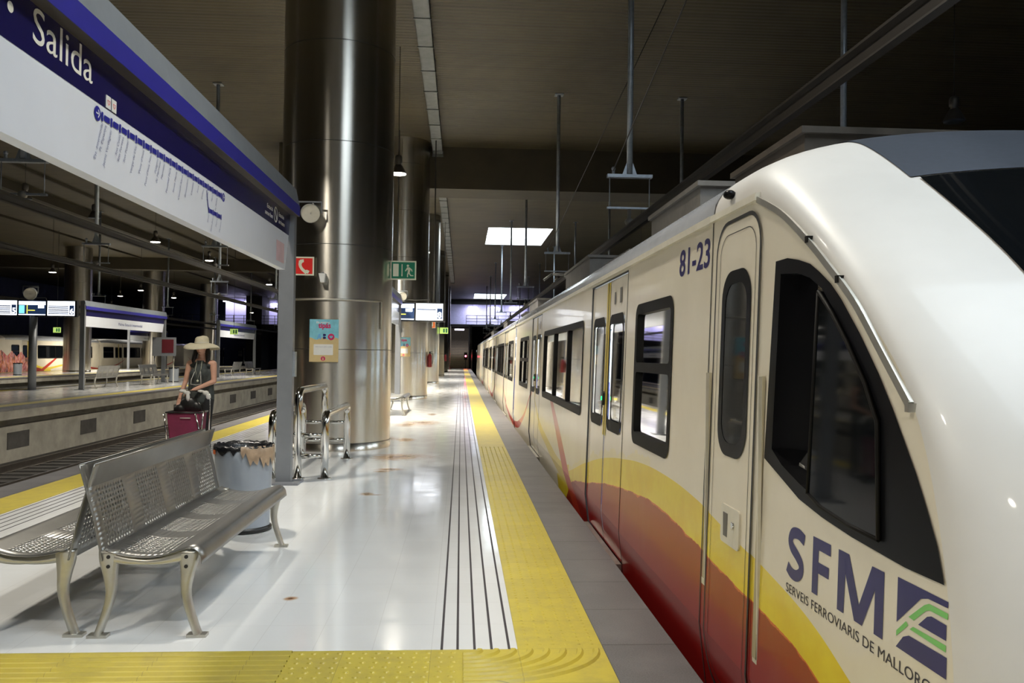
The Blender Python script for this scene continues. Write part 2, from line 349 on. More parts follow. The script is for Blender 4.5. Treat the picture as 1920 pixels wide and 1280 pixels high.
def paint_mat():
    m, nt, b = new_mat('cream_paint_with_waves'); co = coords(nt)
    s = N(nt, 'ShaderNodeSeparateXYZ'); L(nt, co, s.inputs[0]); Y, Z = s.outputs[1], s.outputs[2]
    nz = noise(nt, co, 5, 4, .6, (1, 1, .6)); jit = math_n(nt, 'MULTIPLY', math_n(nt, 'SUBTRACT', nz, .5), .20)
    base = ramp(nt, noise(nt, co, 2, 5, .6), [(.3, (.74, .67, .53)), (.7, (.80, .735, .60))])
    c = base
    near = math_n(nt, 'LESS_THAN', Y, 10.2)
    zy = float_curve(nt, Y, YEL, 1.5, 10.2, -.4, 1.4); zr = float_curve(nt, Y, RED, 1.5, 9.6, -.4, 1.4)
    # pale yellow wash, then yellow, orange brush edge, red
    wash = math_n(nt, 'MULTIPLY', math_n(nt, 'LESS_THAN', Z, math_n(nt, 'ADD', zy, math_n(nt, 'ADD', jit, .05))), math_n(nt, 'MULTIPLY', near, math_n(nt, 'GREATER_THAN', Y, 5.2)))
    ye = math_n(nt, 'MULTIPLY', math_n(nt, 'LESS_THAN', Z, zy), near)
    orr = math_n(nt, 'MULTIPLY', math_n(nt, 'LESS_THAN', Z, math_n(nt, 'ADD', zr, math_n(nt, 'MULTIPLY', jit, .15))), math_n(nt, 'LESS_THAN', Y, 9.6))
    rd = math_n(nt, 'MULTIPLY', math_n(nt, 'LESS_THAN', Z, math_n(nt, 'ADD', zr, math_n(nt, 'SUBTRACT', math_n(nt, 'MULTIPLY', jit, .38), .006))), math_n(nt, 'LESS_THAN', Y, 9.6))
    c = mixc(nt, math_n(nt, 'MULTIPLY', wash, .35), c, (.80, .68, .2))
    c = mixc(nt, ye, c, mixc(nt, ramp(nt, noise(nt, co, 4, 4), [(.4, (0,)*3), (.6, (1,)*3)]), (.80, .64, .03), (.76, .56, .02)))
    c = mixc(nt, orr, c, (.62, .12, .03)); c = mixc(nt, rd, c, (.30, .010, .009))
    # slanting red band, yellow bow beside it and the V at the coach joints
    def band(c, pts, wpts, colr):
        y0, y1 = min(p[0] for p in pts), max(p[0] for p in pts)
        zc = float_curve(nt, Y, pts, y0, y1, -1.2, 1.4); ww = float_curve(nt, Y, wpts, y0, y1, -1.2, 1.4)
        k = math_n(nt, 'MULTIPLY', math_n(nt, 'LESS_THAN', math_n(nt, 'ABSOLUTE', math_n(nt, 'SUBTRACT', Z, zc)), ww),
                   math_n(nt, 'MULTIPLY', math_n(nt, 'GREATER_THAN', Y, y0), math_n(nt, 'LESS_THAN', Y, y1)))
        return mixc(nt, k, c, colr)
    c = band(c, [(9.0, .20), (9.5, .17), (10.1, .19), (10.77, .26), (11.5, .34), (12.2, .42), (13.0, .60), (13.67, .83)], [(9.0, .12), (11, .07), (12.5, .06), (13.67, .02)], (.70, .54, .06))
    c = band(c, [(8.2, -.28), (8.6, -.08), (9.07, .13), (9.79, .43), (10.88, .87), (11.3, 1.05)], [(8.2, .15), (9.1, .13), (10.0, .11), (10.8, .075), (11.3, .06)], (.50, .035, .02))
    for g in (18.6, 32.25, 45.9):
        c = band(c, [(g-4.8, 1.0), (g-4.2, .80), (g-3.2, .42), (g-2.0, .16), (g-.8, .03), (g, .0), (g+1.2, .03), (g+2.4, .16), (g+4.0, .42), (g+5.4, .9)],
                 [(g-4.8, .01), (g-3, .05), (g-1, .07), (g+1, .07), (g+3, .05), (g+5.4, .01)], (.50, .03, .02))
    grime = ramp(nt, noise(nt, co, 1.2, 6, .7, (1, 1, .4)), [(.55, (0,)*3), (.9, (.2,)*3)])
    c = mixc(nt, grime, c, (.45, .38, .30))
    L(nt, c, b.inputs['Base Color']); b.inputs['Roughness'].default_value = .28; b.inputs['Specular IOR Level'].default_value = .35; b.inputs['Coat Weight'].default_value = .22; b.inputs['Coat Roughness'].default_value = .05
    bump(nt, b, noise(nt, co, 1.2, 2), .06, .05); return m
K['paint'] = paint_mat()
K['roofpaint'] = mat('pale_grey_roof_paint', (.46, .48, .52), .25, var=.12, scale=2, coat=.4)
K['nosepaint'] = mat('white_nose_paint', (.74, .715, .67), .42, var=.07, scale=1.5, coat=.12)
K['greyband'] = mat('dark_grey_roof_paint', (.055, .065, .085), .4, var=.12, scale=30)
K['trainyellow'] = mat('door_edge_yellow', (.62, .46, .03), .35, var=.1)
K['traincream'] = mat('cream_trim', (.70, .66, .55), .35, var=.1)
K['bogie'] = mat('underframe_black', (.02, .02, .02), .7, var=.3)
K['dkblue'] = mat('dark_blue_vinyl', (.022, .018, .12), .35, var=.1)
K['ltgreen'] = mat('light_green_vinyl', (.20, .58, .14), .35, var=.05)
K['boxgrey'] = mat('roof_box_grey', (.17, .16, .145), .5, .2, var=.2)
K['boxbrown'] = mat('roof_box_brown', (.075, .062, .048), .5, .3, var=.25)
K['interior'] = mat('interior_pale_panel', (.62, .67, .72), .5, var=.05)
K['intfloor'] = mat('interior_floor', (.10, .11, .13), .5)
K['seatblue'] = mat('seat_fabric_blue', (.03, .05, .22), .8, var=.2, scale=20)
K['striplight'] = mat('interior_light', (.86, .93, 1), .3, emis=38, var=0)
K['curtain'] = mat('cab_blind_blue', (.04, .07, .14), .7, var=.2)
def glass_mat(name, tint, op):
    m, nt, b = new_mat(name); nt.nodes.remove(b)
    out = nt.nodes['Material Output']; tr = N(nt, 'ShaderNodeBsdfTransparent'); tr.inputs[0].default_value = (*tint, 1)
    gl = N(nt, 'ShaderNodeBsdfGlossy'); gl.inputs['Roughness'].default_value = .03; gl.inputs[0].default_value = (1, 1, 1, 1)
    fr = N(nt, 'ShaderNodeFresnel'); fr.inputs[0].default_value = 1.5
    f = math_n(nt, 'ADD', math_n(nt, 'MULTIPLY', fr.outputs[0], 1.0), op)
    mx = N(nt, 'ShaderNodeMixShader'); L(nt, f, mx.inputs[0]); L(nt, tr.outputs[0], mx.inputs[1]); L(nt, gl.outputs[0], mx.inputs[2]); L(nt, mx.outputs[0], out.inputs[0]); return m
K['glass'] = glass_mat('tinted_window_glass', (.80, .86, .88), .02)
K['darkglass'] = mat('dark_window_glass', (.004, .005, .006), .05, var=0, spec=.14)
K['cabglass'] = glass_mat('cab_side_glass', (.10, .11, .13), -.01)
def graffiti_mat():
    m, nt, b = new_mat('graffiti_paint'); co = coords(nt)
    n = noise(nt, co, 1.6, 3, .6, (1, 2.2, .7))
    L(nt, ramp(nt, n, [(.30, (.75, .30, .30)), (.42, (.45, .03, .05)), (.48, (.8, .45, .42)), (.55, (.70, .18, .05)), (.62, (.05, .05, .06)), (.68, (.7, .3, .34)), (.8, (.1, .3, .4))]), b.inputs['Base Color'])
    b.inputs['Roughness'].default_value = .5; return m
K['graffiti'] = graffiti_mat()

# ================================================================== the hall
H = 8.83
def platform(x0, x1, ya, yb, idx, main=False):
    """island platform: tiled middle, groove lines, yellow tactile strips, granite coping, concrete body"""
    b = MB()
    b.box(x0+.25, x1-.25, ya, yb, -1.45, -.52); b.box(x0+.01, x1-.01, ya, yb, -.30, -.07); b.box(x0+.5, x1-.5, ya, yb, -.52, -.30)
    struct('wall_platform_%d' % idx, b, K['concrete'])
    b = MB(); b.box(x0, x0+.39, ya, yb, -.07, 0); b.box(x1-.39, x1, ya, yb, -.07, 0); struct('trim_coping_%d' % idx, b, K['curb'])
    b = MB()
    if main:
        b.box(x0+.83, x1-.83, 4.24, yb, -.07, 0); b.box(x0+.83, x1-.83, ya, 3.80, -.07, 0)
    else: b.box(x0+.83, x1-.83, ya, yb, -.07, 0)
    struct('floor' if main else 'floor_%d' % idx, b, K['floor'])
    b = MB(); g0 = 4.24 if main else ya
    for s, xe in ((1, x1), (-1, x0)):
        for d in (.873, .963, 1.05, 1.137, 1.218): b.box(xe-s*d-.0065, xe-s*d+.0065, g0, yb, 0, .0012)
    struct('trim_grooves_%d' % idx, b, K['line'])
    b = MB()
    for xs in (x0+.39, x1-.83): b.box(xs, xs+.44, ya, yb, -.07, .004)
    if main:
        b.box(x0+.83, x1-.83, 3.80, 4.24, -.07, .004)
        def ridge(pts, w=.016, h=.013):
            N_ = len(pts); L_ = []
            for i in range(N_):
                p = Vector((*pts[i], 0)); d = Vector((*pts[min(i+1, N_-1)], 0)) - Vector((*pts[max(i-1, 0)], 0)); n = Vector((-d.y, d.x, 0)).normalized()
                L_.append([b.vert(p+n*w+Vector((0,0,.004))), b.vert(p+n*w*.5+Vector((0,0,.004+h))), b.vert(p-n*w*.5+Vector((0,0,.004+h))), b.vert(p-n*w+Vector((0,0,.004)))])
            for i in range(N_-1):
                for k in range(3): b.face((L_[i][k], L_[i+1][k], L_[i+1][k+1], L_[i][k+1]))
        for k in range(7): ridge([(x0+.83, 4.205-k*.0625), (-.82, 4.205-k*.0625)])
        def dome(x, y, r=.012, h=.005):
            i0 = [b.vert((x+r*math.cos(a*PI/4), y+r*math.sin(a*PI/4), .004)) for a in range(8)]; i1 = [b.vert((x+.55*r*math.cos(a*PI/4), y+.55*r*math.sin(a*PI/4), .004+h)) for a in range(8)]
            for a in range(8): b.face((i0[a], i0[(a+1)%8], i1[(a+1)%8], i1[a]))
            b.face(i1)
        for i in range(13):
            for j in range(7): dome(-.785+i*.063+(.0 if j % 2 else .012), 4.20-j*.062, .016)
        for k in range(1, 9):
            r = k*.085; ridge([(max(0, 0)+.03+r*math.cos(t), 4.22-.42*(r/.70)*math.sin(t) if False else 4.22-r*.62*math.sin(t)) for t in [PI/2*q/12 for q in range(13)]], .02)
        for i in range(6):
            for j in range(170): dome(x1-.83+.05+i*.068, 4.30+j*.055, .009, .004)
    struct('trim_tactile_%d' % idx, b, K['yellow'])
    # square recesses in the side wall
    b = MB(); y = 9.9
    while y < yb-2:
        b.box(x1-.27, x1-.235, y, y+1.1, -1.12, -.68); y += 4.2
    struct('trim_recess_%d' % idx, b, K['conc_dark'])
    if main:
        b = MB(); b.box(x0+.83, x1-.83, 4.236, 4.246, -.01, .002); struct('trim_joint', b, K['line'])
platform(-5.0, 1.14, -10, 94, 1, True)
platform(-17.4, -11.6, -10, 94, 2)
platform(-30.4, -24.2, 10, 96, 3)
platform(7.65, 14, -10, 94, 4)
b = MB(); b.box(-48, 22, -12, 120, -1.6, -1.45); struct('floor_trackbed', b, K['ballast'])
for i, xc in enumerate((-6.5, -10.1, -18.95, -22.65, 2.65, 6.15)):
    b = MB()
    for s in (-.72, .72):
        b.box(xc+s-.07, xc+s+.07, -10, 110, -1.45, -1.42); b.box(xc+s-.012, xc+s+.012, -10, 110, -1.42, -1.30); b.box(xc+s-.036, xc+s+.036, -10, 110, -1.30, -1.26)
    tag(b.build('railway_track', K['rail'], off=(xc, 50, -1.45)), ['pair of steel rails beside the near platform\'s left edge', 'pair of steel rails running along the opposite platform\'s wall', 'pair of steel rails on the far side of the opposite platform',
        'pair of steel rails in front of the distant platform', 'pair of steel rails under the large cream train', 'pair of steel rails on the second track beyond the large cream train'][i], 'rails', 'railway tracks').location = (xc, 50, -1.45)
    b = MB(); y = -8
    while y < 80: b.box(xc-1.2, xc+1.2, y, y+.25, -1.46, -1.425); y += .6
    struct('trim_sleepers_%d' % (i+1), b, K['conc_dark'])
# cable trough along the track side, light edge
b = MB(); b.box(-5.35, -5.02, -10, 94, -1.45, -1.15); b.box(-8.5, -8.2, -10, 94, -1.45, -1.33); struct('trim_trough', b, K['concrete'])

# ceiling with three roof lights, downstand, ducts
b = MB()
holes = [(1.5, 5.3, -4.0, 3.6), (1.5, 5.2, 47.2, 54.4), (1.55, 5.4, 98.5, 106.5)]
add_shape(b, [[(-48, -12), (20, -12), (20, 120), (-48, 120)]] + [[(x0, y0), (x1, y0), (x1, y1), (x0, y1)] for x0, x1, y0, y1 in holes], lambda u, v: (u, v, H))
struct('ceiling', b, K['ceiling'], normals=False)
for i, (x0, x1, y0, y1) in enumerate(holes):
    b = MB()
    for q in (((x0, y0), (x1, y0)), ((x1, y0), (x1, y1)), ((x1, y1), (x0, y1)), ((x0, y1), (x0, y0))):
        b.poly([(*q[0], H), (*q[1], H), (*q[1], H+.45), (*q[0], H+.45)])
    struct('trim_rooflight_%d' % (i+1), b, K['white'])
    b = MB(); b.box(x0-.05, x1+.05, y0-.05, y1+.05, H+.45, H+.5); struct('window_%d' % (i+1), b, K['skylight'])
b = MB(); b.box(-6.4, 20, 29.1, 30.8, 7.36, H+.01); b.box(-48, -6.4, 66, 67, 7.9, H+.01); struct('ceiling_downstand', b, K['soffit'])
b = MB(); b.box(-13.4, -13.1, -12, 108, H-.4, H); b.box(-19.8, -19.5, -12, 108, H-.4, H)
for x in (-8.2, -9.7, -11.5, -15.5, -17.6, -22, -25): b.box(x, x+.12, -12, 108, H-.12, H)
struct('ceiling_ribs', b, K['soffit'])
for k, (ya, yb) in enumerate(((-2, 28.9), (31.2, 80))):
    b = MB(); b.box(-1.06, -.72, ya, yb, 8.52, 8.55); b.box(-1.06, -1.05, ya, yb, 8.52, 8.62); b.box(-.73, -.72, ya, yb, 8.52, 8.64)
    y = ya
    while y < yb: b.box(-1.08, -.70, y, y+.05, 8.50, 8.52); b.box(-.74, -.72, y, y+.03, 8.6, H-.01); y += 1.6
    b.box(-1.08, -.70, yb-.03, yb, 8.42, 8.62)
    o = b.build('cable_tray', K['duct'], off=(-.9, (ya+yb)/2, 8.55)); o.location = (-.9, (ya+yb)/2, 8.55)
    tag(o, 'galvanised cable tray under the ceiling %s the dark cross beam' % ('in front of' if k == 0 else 'behind'), 'cable tray', 'cable trays')

# end walls, galleries, stairs
def wall(name, x0, x1, y0, y1, z0, z1, m): bb = MB(); bb.box(x0, x1, y0, y1, z0, z1); struct(name, bb, m)
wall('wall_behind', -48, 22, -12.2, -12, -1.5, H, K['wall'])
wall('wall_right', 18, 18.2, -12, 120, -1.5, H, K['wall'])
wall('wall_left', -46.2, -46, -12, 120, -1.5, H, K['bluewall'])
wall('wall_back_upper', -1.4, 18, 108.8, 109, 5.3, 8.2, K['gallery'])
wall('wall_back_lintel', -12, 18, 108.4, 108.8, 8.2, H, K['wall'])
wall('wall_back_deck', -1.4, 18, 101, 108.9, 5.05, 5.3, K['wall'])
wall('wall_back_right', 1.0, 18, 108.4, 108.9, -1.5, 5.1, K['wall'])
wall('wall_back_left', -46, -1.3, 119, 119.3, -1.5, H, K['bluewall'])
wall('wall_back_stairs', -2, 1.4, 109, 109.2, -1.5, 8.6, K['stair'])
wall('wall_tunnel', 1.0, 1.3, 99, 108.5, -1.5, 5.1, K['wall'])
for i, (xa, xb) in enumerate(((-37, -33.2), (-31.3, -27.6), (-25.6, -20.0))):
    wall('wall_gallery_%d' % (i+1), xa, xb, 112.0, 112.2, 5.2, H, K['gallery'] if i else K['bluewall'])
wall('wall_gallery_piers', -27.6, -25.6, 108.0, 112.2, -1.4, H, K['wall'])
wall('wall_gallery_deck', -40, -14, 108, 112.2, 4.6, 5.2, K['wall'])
b = MB()
for i in range(20): b.box(-1.25, .95, 97.6+i*.5, 98.1+i*.5, -1.4, .17*(i+1)+.05)
struct('trim_stairs', b, K['stair'])
b = MB()
for i in range(20): b.box(-1.25, .95, 97.595+i*.5, 97.60+i*.5, .17*i+.05, .17*i+.09)
struct('trim_stair_edges', b, K['line'])
wall('wall_stair_side', -1.45, -1.25, 97.6, 108.5, -1.4, 5.0, K['stair'])
for i, (x, y, z, ln) in enumerate(((1.5, 108.6, 7.9, 1.2), (4.3, 108.6, 7.9, 1.2), (7.2, 108.6, 8.0, 1.6), (-30.9, 111.8, 8.35, 1.4), (-28.8, 111.8, 8.3, 1.7), (-24.6, 111.8, 8.1, 1.6), (-21.5, 111.8, 8.1, 1.5), (-.2, 101.5, 4.7, 1.2))):  # the last strip is added under the deck to brighten the stairs
    t = empty('strip_light', (x, y, z), ['wide fluorescent strip on the lilac gallery wall above the stairs', 'fluorescent strip on the lilac gallery wall behind the thin dark hangers', 'fluorescent strip at the gallery end nearest the train roof',
        'fluorescent strip at the left side of the wide distant gallery window', 'fluorescent strip at the right side of the wide distant gallery window', 'fluorescent strip in the gallery window beside the near sign post', 'fluorescent strip of the distant gallery hidden near the big steel column', 'added strip light under the gallery, brightening the pale stairs'][i], 'light', 'gallery strip lights')
    b = MB(); b.box(-ln/2, ln/2, -.06, .06, 0, .08); b.build('housing', K['white'], t)
    b = MB(); b.cyl((0, 0, .07), (0, 0, max(.1, (5.05 if z < 5.2 else 8.22 if y < 110 else H)-z)), .015, 6); b.build('drop_rod', K['dark_steel'], t)
    b = MB(); b.tube([(-ln/2+.03, 0, -.05), (ln/2-.03, 0, -.05)], .07, 8); b.build('tube', K['tube'], t)
    ld = bpy.data.lights.new('tube_light', 'AREA'); ld.shape = 'RECTANGLE'; ld.size = ln; ld.size_y = .4; ld.energy = 45; ld.color = (.8, .76, 1)
    lo = bpy.data.objects.new('tube_light', ld); COL.objects.link(lo); lo.parent = t; lo.location = (0, -1.0, -.3); lo.rotation_euler = (math.radians(35), 0, 0)
# gallery railings
def railing(x0, x1, y, z, h, lab):
    b = MB()
    for zz in (.35, .7, h): b.tube([(x0, y, z+zz), (x1, y, z+zz)], .03, 6)
    x = x0
    while x <= x1: b.box(x-.03, x+.03, y-.03, y+.03, z, z+h); x += 1.3
    o = b.build('gallery_railing', K['dark_steel'], off=((x0+x1)/2, y, z)); o.location = ((x0+x1)/2, y, z); tag(o, lab, 'railing', 'gallery railings')
railing(.6, 9, 101.3, 5.3, 1.1, 'dark railing of the gallery above the stairs')
railing(-37, -14, 108.2, 5.2, 1.1, 'dark railing of the distant left gallery')

# ================================================================== train
def side(z): return 1.25-.03*(2.19-z) if z > .2 else 1.19+(.2-z)*.12
S_ = [(4.03, 2.19), (3.72, 2.188), (3.40, 2.176), (2.93, 1.965), (2.508, 1.683), (2.173, 1.383), (1.99, .93), (1.93, .4), (1.95, -.2), (2.0, -.75)]
M_ = [(4.03, 2.59), (3.75, 2.58), (3.45, 2.50), (2.97, 2.24), (2.25, 1.78), (1.85, 1.38), (1.60, .92), (1.5, .4), (1.5, -.2), (1.65, -.75)]
SC = catmull(S_, 6); MC = catmull(M_, 6); NT = len(SC)-1
XC = 2.65
def nose(phi, t, off=0.0):
    i = min(int(t), NT-1); k = t-i
    def ev(C): return (C[i][0]*(1-k)+C[i+1][0]*k, C[i][1]*(1-k)+C[i+1][1]*k)
    sy, sz = ev(SC); my, mz = ev(MC); x0 = side(sz)-XC
    sn = math.sin(phi)
    p = Vector((x0*math.cos(phi), sy+(my-sy)*sn, sz+(mz-sz)*abs(sn)**(.82 if mz > sz else 1)))
    return p
def nose_n(phi, t, off):
    e = .02; a = nose(phi+e, t)-nose(phi-e, t); c = nose(phi, min(t+e, NT))-nose(phi, max(t-e, 0))
    n = a.cross(c).normalized(); p = nose(phi, t)
    if n.dot(p-Vector((0, 4.5, .8))) < 0: n = -n
    return p+n*off
def fs(s, dx):     # map (Y,z) onto the side wall: s=-1 our side, +1 far side; dx outward
    return lambda u, v: (s*(XC-side(v)+dx), u, v)
CABWIN = [(3.186, 1.885), (3.07, 1.885), (2.963, 1.866), (2.86, 1.84), (2.778, 1.802), (2.69, 1.755), (2.61, 1.698), (2.48, 1.585), (2.355, 1.462), (2.27, 1.365), (2.199, 1.275), (2.14, 1.20), (2.086, 1.121), (2.03, 1.03), (1.995, .943), (2.179, .940), (2.484, .955), (2.70, .975), (2.889, 1.003), (3.08, 1.06), (3.236, 1.106)]
CABHOLE = [(3.13, 1.83), (2.98, 1.82), (2.86, 1.79), (2.76, 1.745), (2.66, 1.665), (2.55, 1.57), (2.42, 1.44), (2.33, 1.33), (2.31, .995), (2.50, 1.0), (2.70, 1.02), (2.88, 1.055), (3.05, 1.10), (3.16, 1.15)]

def car_features(kind, y0, y1):
    """windows [(ya,yb,mullions)], doors [centre]"""
    if kind == 'front': return [(4.74, 5.78, []), (8.25, 12.25, [9.50, 10.88]), (14.93, 17.12, [16.0])], [6.96, 13.5]
    if kind == 'rear':
        f, d = car_features('front', 0, 0); c = y0+y1
        return [(c-b, c-a, [c-m for m in ms]) for a, b, ms in f], [c-x for x in d]
    return [(y0+.5, y0+2.6, []), (y0+4.75, y0+8.65, [y0+6.0, y0+7.4]), (y1-2.6, y1-.5, [])], [y0+3.68, y1-3.68]

def build_train(loc, label, group, spans, detail=2, rz=0, cars=None):
    T = empty('train', loc, label, 'train', group, rz)
    dark = detail < 2
    y_first = spans[0][1]; y_last = spans[-1][2]
    for ci, (kind, y0, y1) in enumerate(spans):
        wins, doors = car_features(kind, y0, y1)
        b = MB()
        for s in (-1, 1):
            polys = [[(y0, -.75), (y1, -.75), (y1, 2.19), (y0, 2.19)]]
            for a, c, ms in wins: polys.append([(a+.05, .98), (c-.05, .98), (c-.05, 1.80), (a+.05, 1.80)])
            for d in doors: polys.append([(d-.84, -.05), (d+.84, -.05), (d+.84, 2.15), (d-.84, 2.15)])
            add_shape(b, polys, fs(s, 0), cuts=[(1, .2)])
        U = [y0, y1]; V = [PI*k/24 for k in range(25)]
        b.grid(lambda u, v: ((side(2.19)-XC)*math.cos(v), u, 2.19+.40*abs(math.sin(v))**.82), U, V, mi=1)
        for ye in (y0, y1): b.poly([((side(2.19)-XC)*math.cos(v), ye, 2.19+.40*abs(math.sin(v))**.82) for v in V] + [(XC-side(.2), ye, .2), (XC-side(-.75), ye, -.75), (side(-.75)-XC, ye, -.75), (side(.2)-XC, ye, .2)], 0) if ((kind != 'front' or ye == y1) and (kind != 'rear' or ye == y0) and not (detail >= 2 and True)) else None
        body = b.build('car_body', [K['paint'], K['roofpaint']], T, normals=False)
        # cornice between side and roof
        b = MB()
        for s in (-1, 1):
            b.hexa([(s*(1.40-.01), y0, 2.17), (s*1.425, y0, 2.17), (s*1.425, y1, 2.17), (s*1.39, y1, 2.17)], [(s*1.39, y0, 2.215), (s*1.425, y0, 2.205), (s*1.425, y1, 2.205), (s*1.39, y1, 2.215)])
        b.build('roof_gutter', K['traincream'], T)
        for s in (-1, 1):
            for a, c, ms in wins:
                b = MB(); outer = rrect(a, c, .905, 1.87, .09); f = fs(s, .006)
                holes_ = []; edges = [a]+sorted(ms)+[c]
                for i in range(len(edges)-1):
                    l = edges[i]+(.06 if i == 0 else .035); r = edges[i+1]-(.06 if i == len(edges)-2 else .035)
                    if len(ms) != 2: holes_ += [(l, r, .985, 1.40), (l, r, 1.465, 1.80)]
                    else: holes_.append((l, r, .985, 1.80))
                add_shape(b, [outer]+[rrect(l, r, q, t_, .035, 3) for l, r, q, t_ in holes_], f)
                n0 = len(b.f)
                for l, r, q, t_ in holes_:        # reveals
                    for (p1, p2) in (((l, q), (r, q)), ((r, q), (r, t_)), ((r, t_), (l, t_)), ((l, t_), (l, q))):
                        A = fs(s, .006); B = fs(s, -.05); b.poly([A(*p1), A(*p2), B(*p2), B(*p1)])
                wf = b.build('window_frame', K['rubber'], T, normals=False)
                b = MB()
                for l, r, q, t_ in holes_:
                    g = fs(s, -.02); b.poly([g(l-.02, q-.02), g(r+.02, q-.02), g(r+.02, t_+.02), g(l-.02, t_+.02)])
                b.build('pane', K['darkglass'] if dark else K['glass'], wf, normals=False)
            for d in doors:
                dt = MB()
                for (a, c) in ((d-.835, d-.008), (d+.008, d+.835)):
                    wl, wr = (a+.115, c-.10) if a < d-.5 else (a+.10, c-.115)
                    add_shape(dt, [[(a, -.05), (c, -.05), (c, 2.14), (a, 2.14)], rrect(wl+.02, wr-.02, .92, 1.83, .06)], fs(s, -.012), cuts=[(1, .2)])
                dr = dt.build('passenger_door', K['paint'], T, normals=False)
                if s == -1 or detail < 2:
                    b = MB()
                    for (a, c) in ((d-.075, d-.012), (d+.012, d+.075)): add_shape(b, [[(a, .84), (c, .84), (c, 2.13), (a, 2.13)]], fs(s, -.008))
                    b.build('yellow_edge', K['trainyellow'], dr, normals=False)
                b = MB()
                add_shape(b, [[(d-.008, -.05), (d+.008, -.05), (d+.008, 2.14), (d-.008, 2.14)]], fs(s, -.006), cuts=[(1, .2)])
                add_shape(b, [[(d-.85, 2.14), (d+.85, 2.14), (d+.85, 2.155), (d-.85, 2.155)]], fs(s, .003))
                for e in (d-.843, d+.843): add_shape(b, [[(e-.005, -.1), (e+.005, -.1), (e+.005, 2.15), (e-.005, 2.15)]], fs(s, .003), cuts=[(1, .2)])
                for e in (d-.84, d+.84):
                    for q0, q1 in ((-.1, .2), (.2, 2.15)): b.poly([fs(s, .001)(e, q0), fs(s, .001)(e, q1), fs(s, -.08)(e, q1), fs(s, -.08)(e, q0)])
                b.build('door_seal', K['seam'], dr, normals=False)
                b = MB()
                for (a, c) in ((d-.835, d-.008), (d+.008, d+.835)):
                    wl, wr = (a+.115, c-.10) if a < d-.5 else (a+.10, c-.115)
                    add_shape(b, [rrect(wl, wr, .90, 1.85, .09), rrect(wl+.045, wr-.045, .99, 1.77, .06)], fs(s, -.004))
                b.build('door_window_frame', K['rubber'], dr, normals=False)
                b = MB()
                for (a, c) in ((d-.835, d-.008), (d+.008, d+.835)):
                    wl, wr = (a+.115, c-.10) if a < d-.5 else (a+.10, c-.115)
                    g = fs(s, -.02); b.poly([g(wl+.02, .95), g(wr-.02, .95), g(wr-.02, 1.8), g(wl+.02, 1.8)])
                b.build('door_pane', K['darkglass'] if dark else K['glass'], dr, normals=False)
                if detail >= 2 and s == -1 and ci == 0:
                    b = MB(); b.prism(rrect(d+.01, d+.07, 1.09, 1.21, .025), 0, .02, lambda u, v, w_: (-(XC-side(v)+w_-.006), u, v)); b.build('door_button', K['black'], dr)
                    b = MB(); b.prism(disc(d+.04, 1.15, .018, 12), 0, .026, lambda u, v, w_: (-(XC-side(v)+w_-.006), u, v)); b.build('button_light', K['led_green'], dr)
                    b = MB(); add_shape(b, [[(d-.58, 1.93), (d-.50, 1.93), (d-.50, 2.05), (d-.58, 2.05)]], fs(s, -.006)); add_shape(b, [[(d-.33, 1.93), (d-.27, 1.93), (d-.27, 2.03), (d-.33, 2.03)]], fs(s, -.006)); b.build('door_sticker', K['boxgrey'], dr, normals=False)
                if s == -1:
                    b = MB(); b.box(-(XC-1.17)-.0, -(XC-1.22), d-.8, d+.8, -.12, -.05); b.build('door_step', K['alu'], T)
        if detail >= 2:
            b = MB(); b.box(-1.36, 1.36, y0+.05, y1-.05, -.08, -.04); b.build('interior_floor', K['intfloor'], T)
            b = MB(); b.box(-1.36, 1.36, y0+.05, y1-.05, 2.16, 2.2); b.build('interior_ceiling', K['interior'], T)
            b = MB()
            for x in (-.55, .55): b.box(x-.08, x+.08, y0+.4, y1-.4, 2.13, 2.16)
            b.build('interior_light_strip', K['striplight'], T)
            b = MB(); polys = [[(y0+.06, 0), (y1-.06, 0), (y1-.06, 2.15), (y0+.06, 2.15)]]
            for a, c, ms in wins: polys.append([(a+.05, .98), (c-.05, .98), (c-.05, 1.80), (a+.05, 1.80)])
            for d in doors: polys.append([(d-.6, .9), (d+.6, .9), (d+.6, 1.82), (d-.6, 1.82)])
            add_shape(b, polys, fs(1, -.07), cuts=[(1, .2)]); b.build('interior_lining', K['interior'], T, normals=False)
            b = MB()
            for s in (-1, 1):       # door pillars
                for d in doors:
                    for e in (d-.95, d+.9): b.box(s*1.10-.2*(s > 0), s*1.10+.2*(s < 0), e, e+.05, 0, 2.15) if s > 0 else None
            for ye in (y0+.06, y1-.1): b.box(-1.36, 1.36, ye, ye+.04, 0, 2.16)
            b.build('interior_screen', K['interior'], T)
            b = MB()
            for d in doors:
                for e in (d-1.0, d+1.0):
                    for x in (-.75, .75): b.cyl((x, e, 0), (x, e, 2.14), .018, 8)
            for x in (-.6, .6): b.tube([(x, y0+.3, 1.88), (x, y1-.3, 1.88)], .016, 6)
            b.tube([(.3, y0+.9, 1.05), (1.2, y0+.9, 1.05)], .02, 8)
            b.build('grab_pole', K['chrome'], T)
            def seat_at(x, y, f):
                b = MB(); b.prism([(0, .42), (.42, .42), (.46, .38), (.40, .34), (.02, .34)], x-.21, x+.21, lambda u, v, w_: (w_, y+f*u, v)); b.prism([(-.02, .40), (-.12, 1.12), (-.06, 1.15), (.03, .95), (.04, .42)], x-.21, x+.21, lambda u, v, w_: (w_, y+f*u, v))
                b.box(x-.15, x+.15, min(y, y+f*.3), max(y, y+f*.3), -.04, .34); return b.build('passenger_seat', K['seatblue'], T)
            for a, c, ms in wins:
                y = a+.35
                while y < c-.3 and ci < 2:
                    for x in (-1.08, -.62, .62, 1.08): seat_at(x, y, 1)
                    y += .95
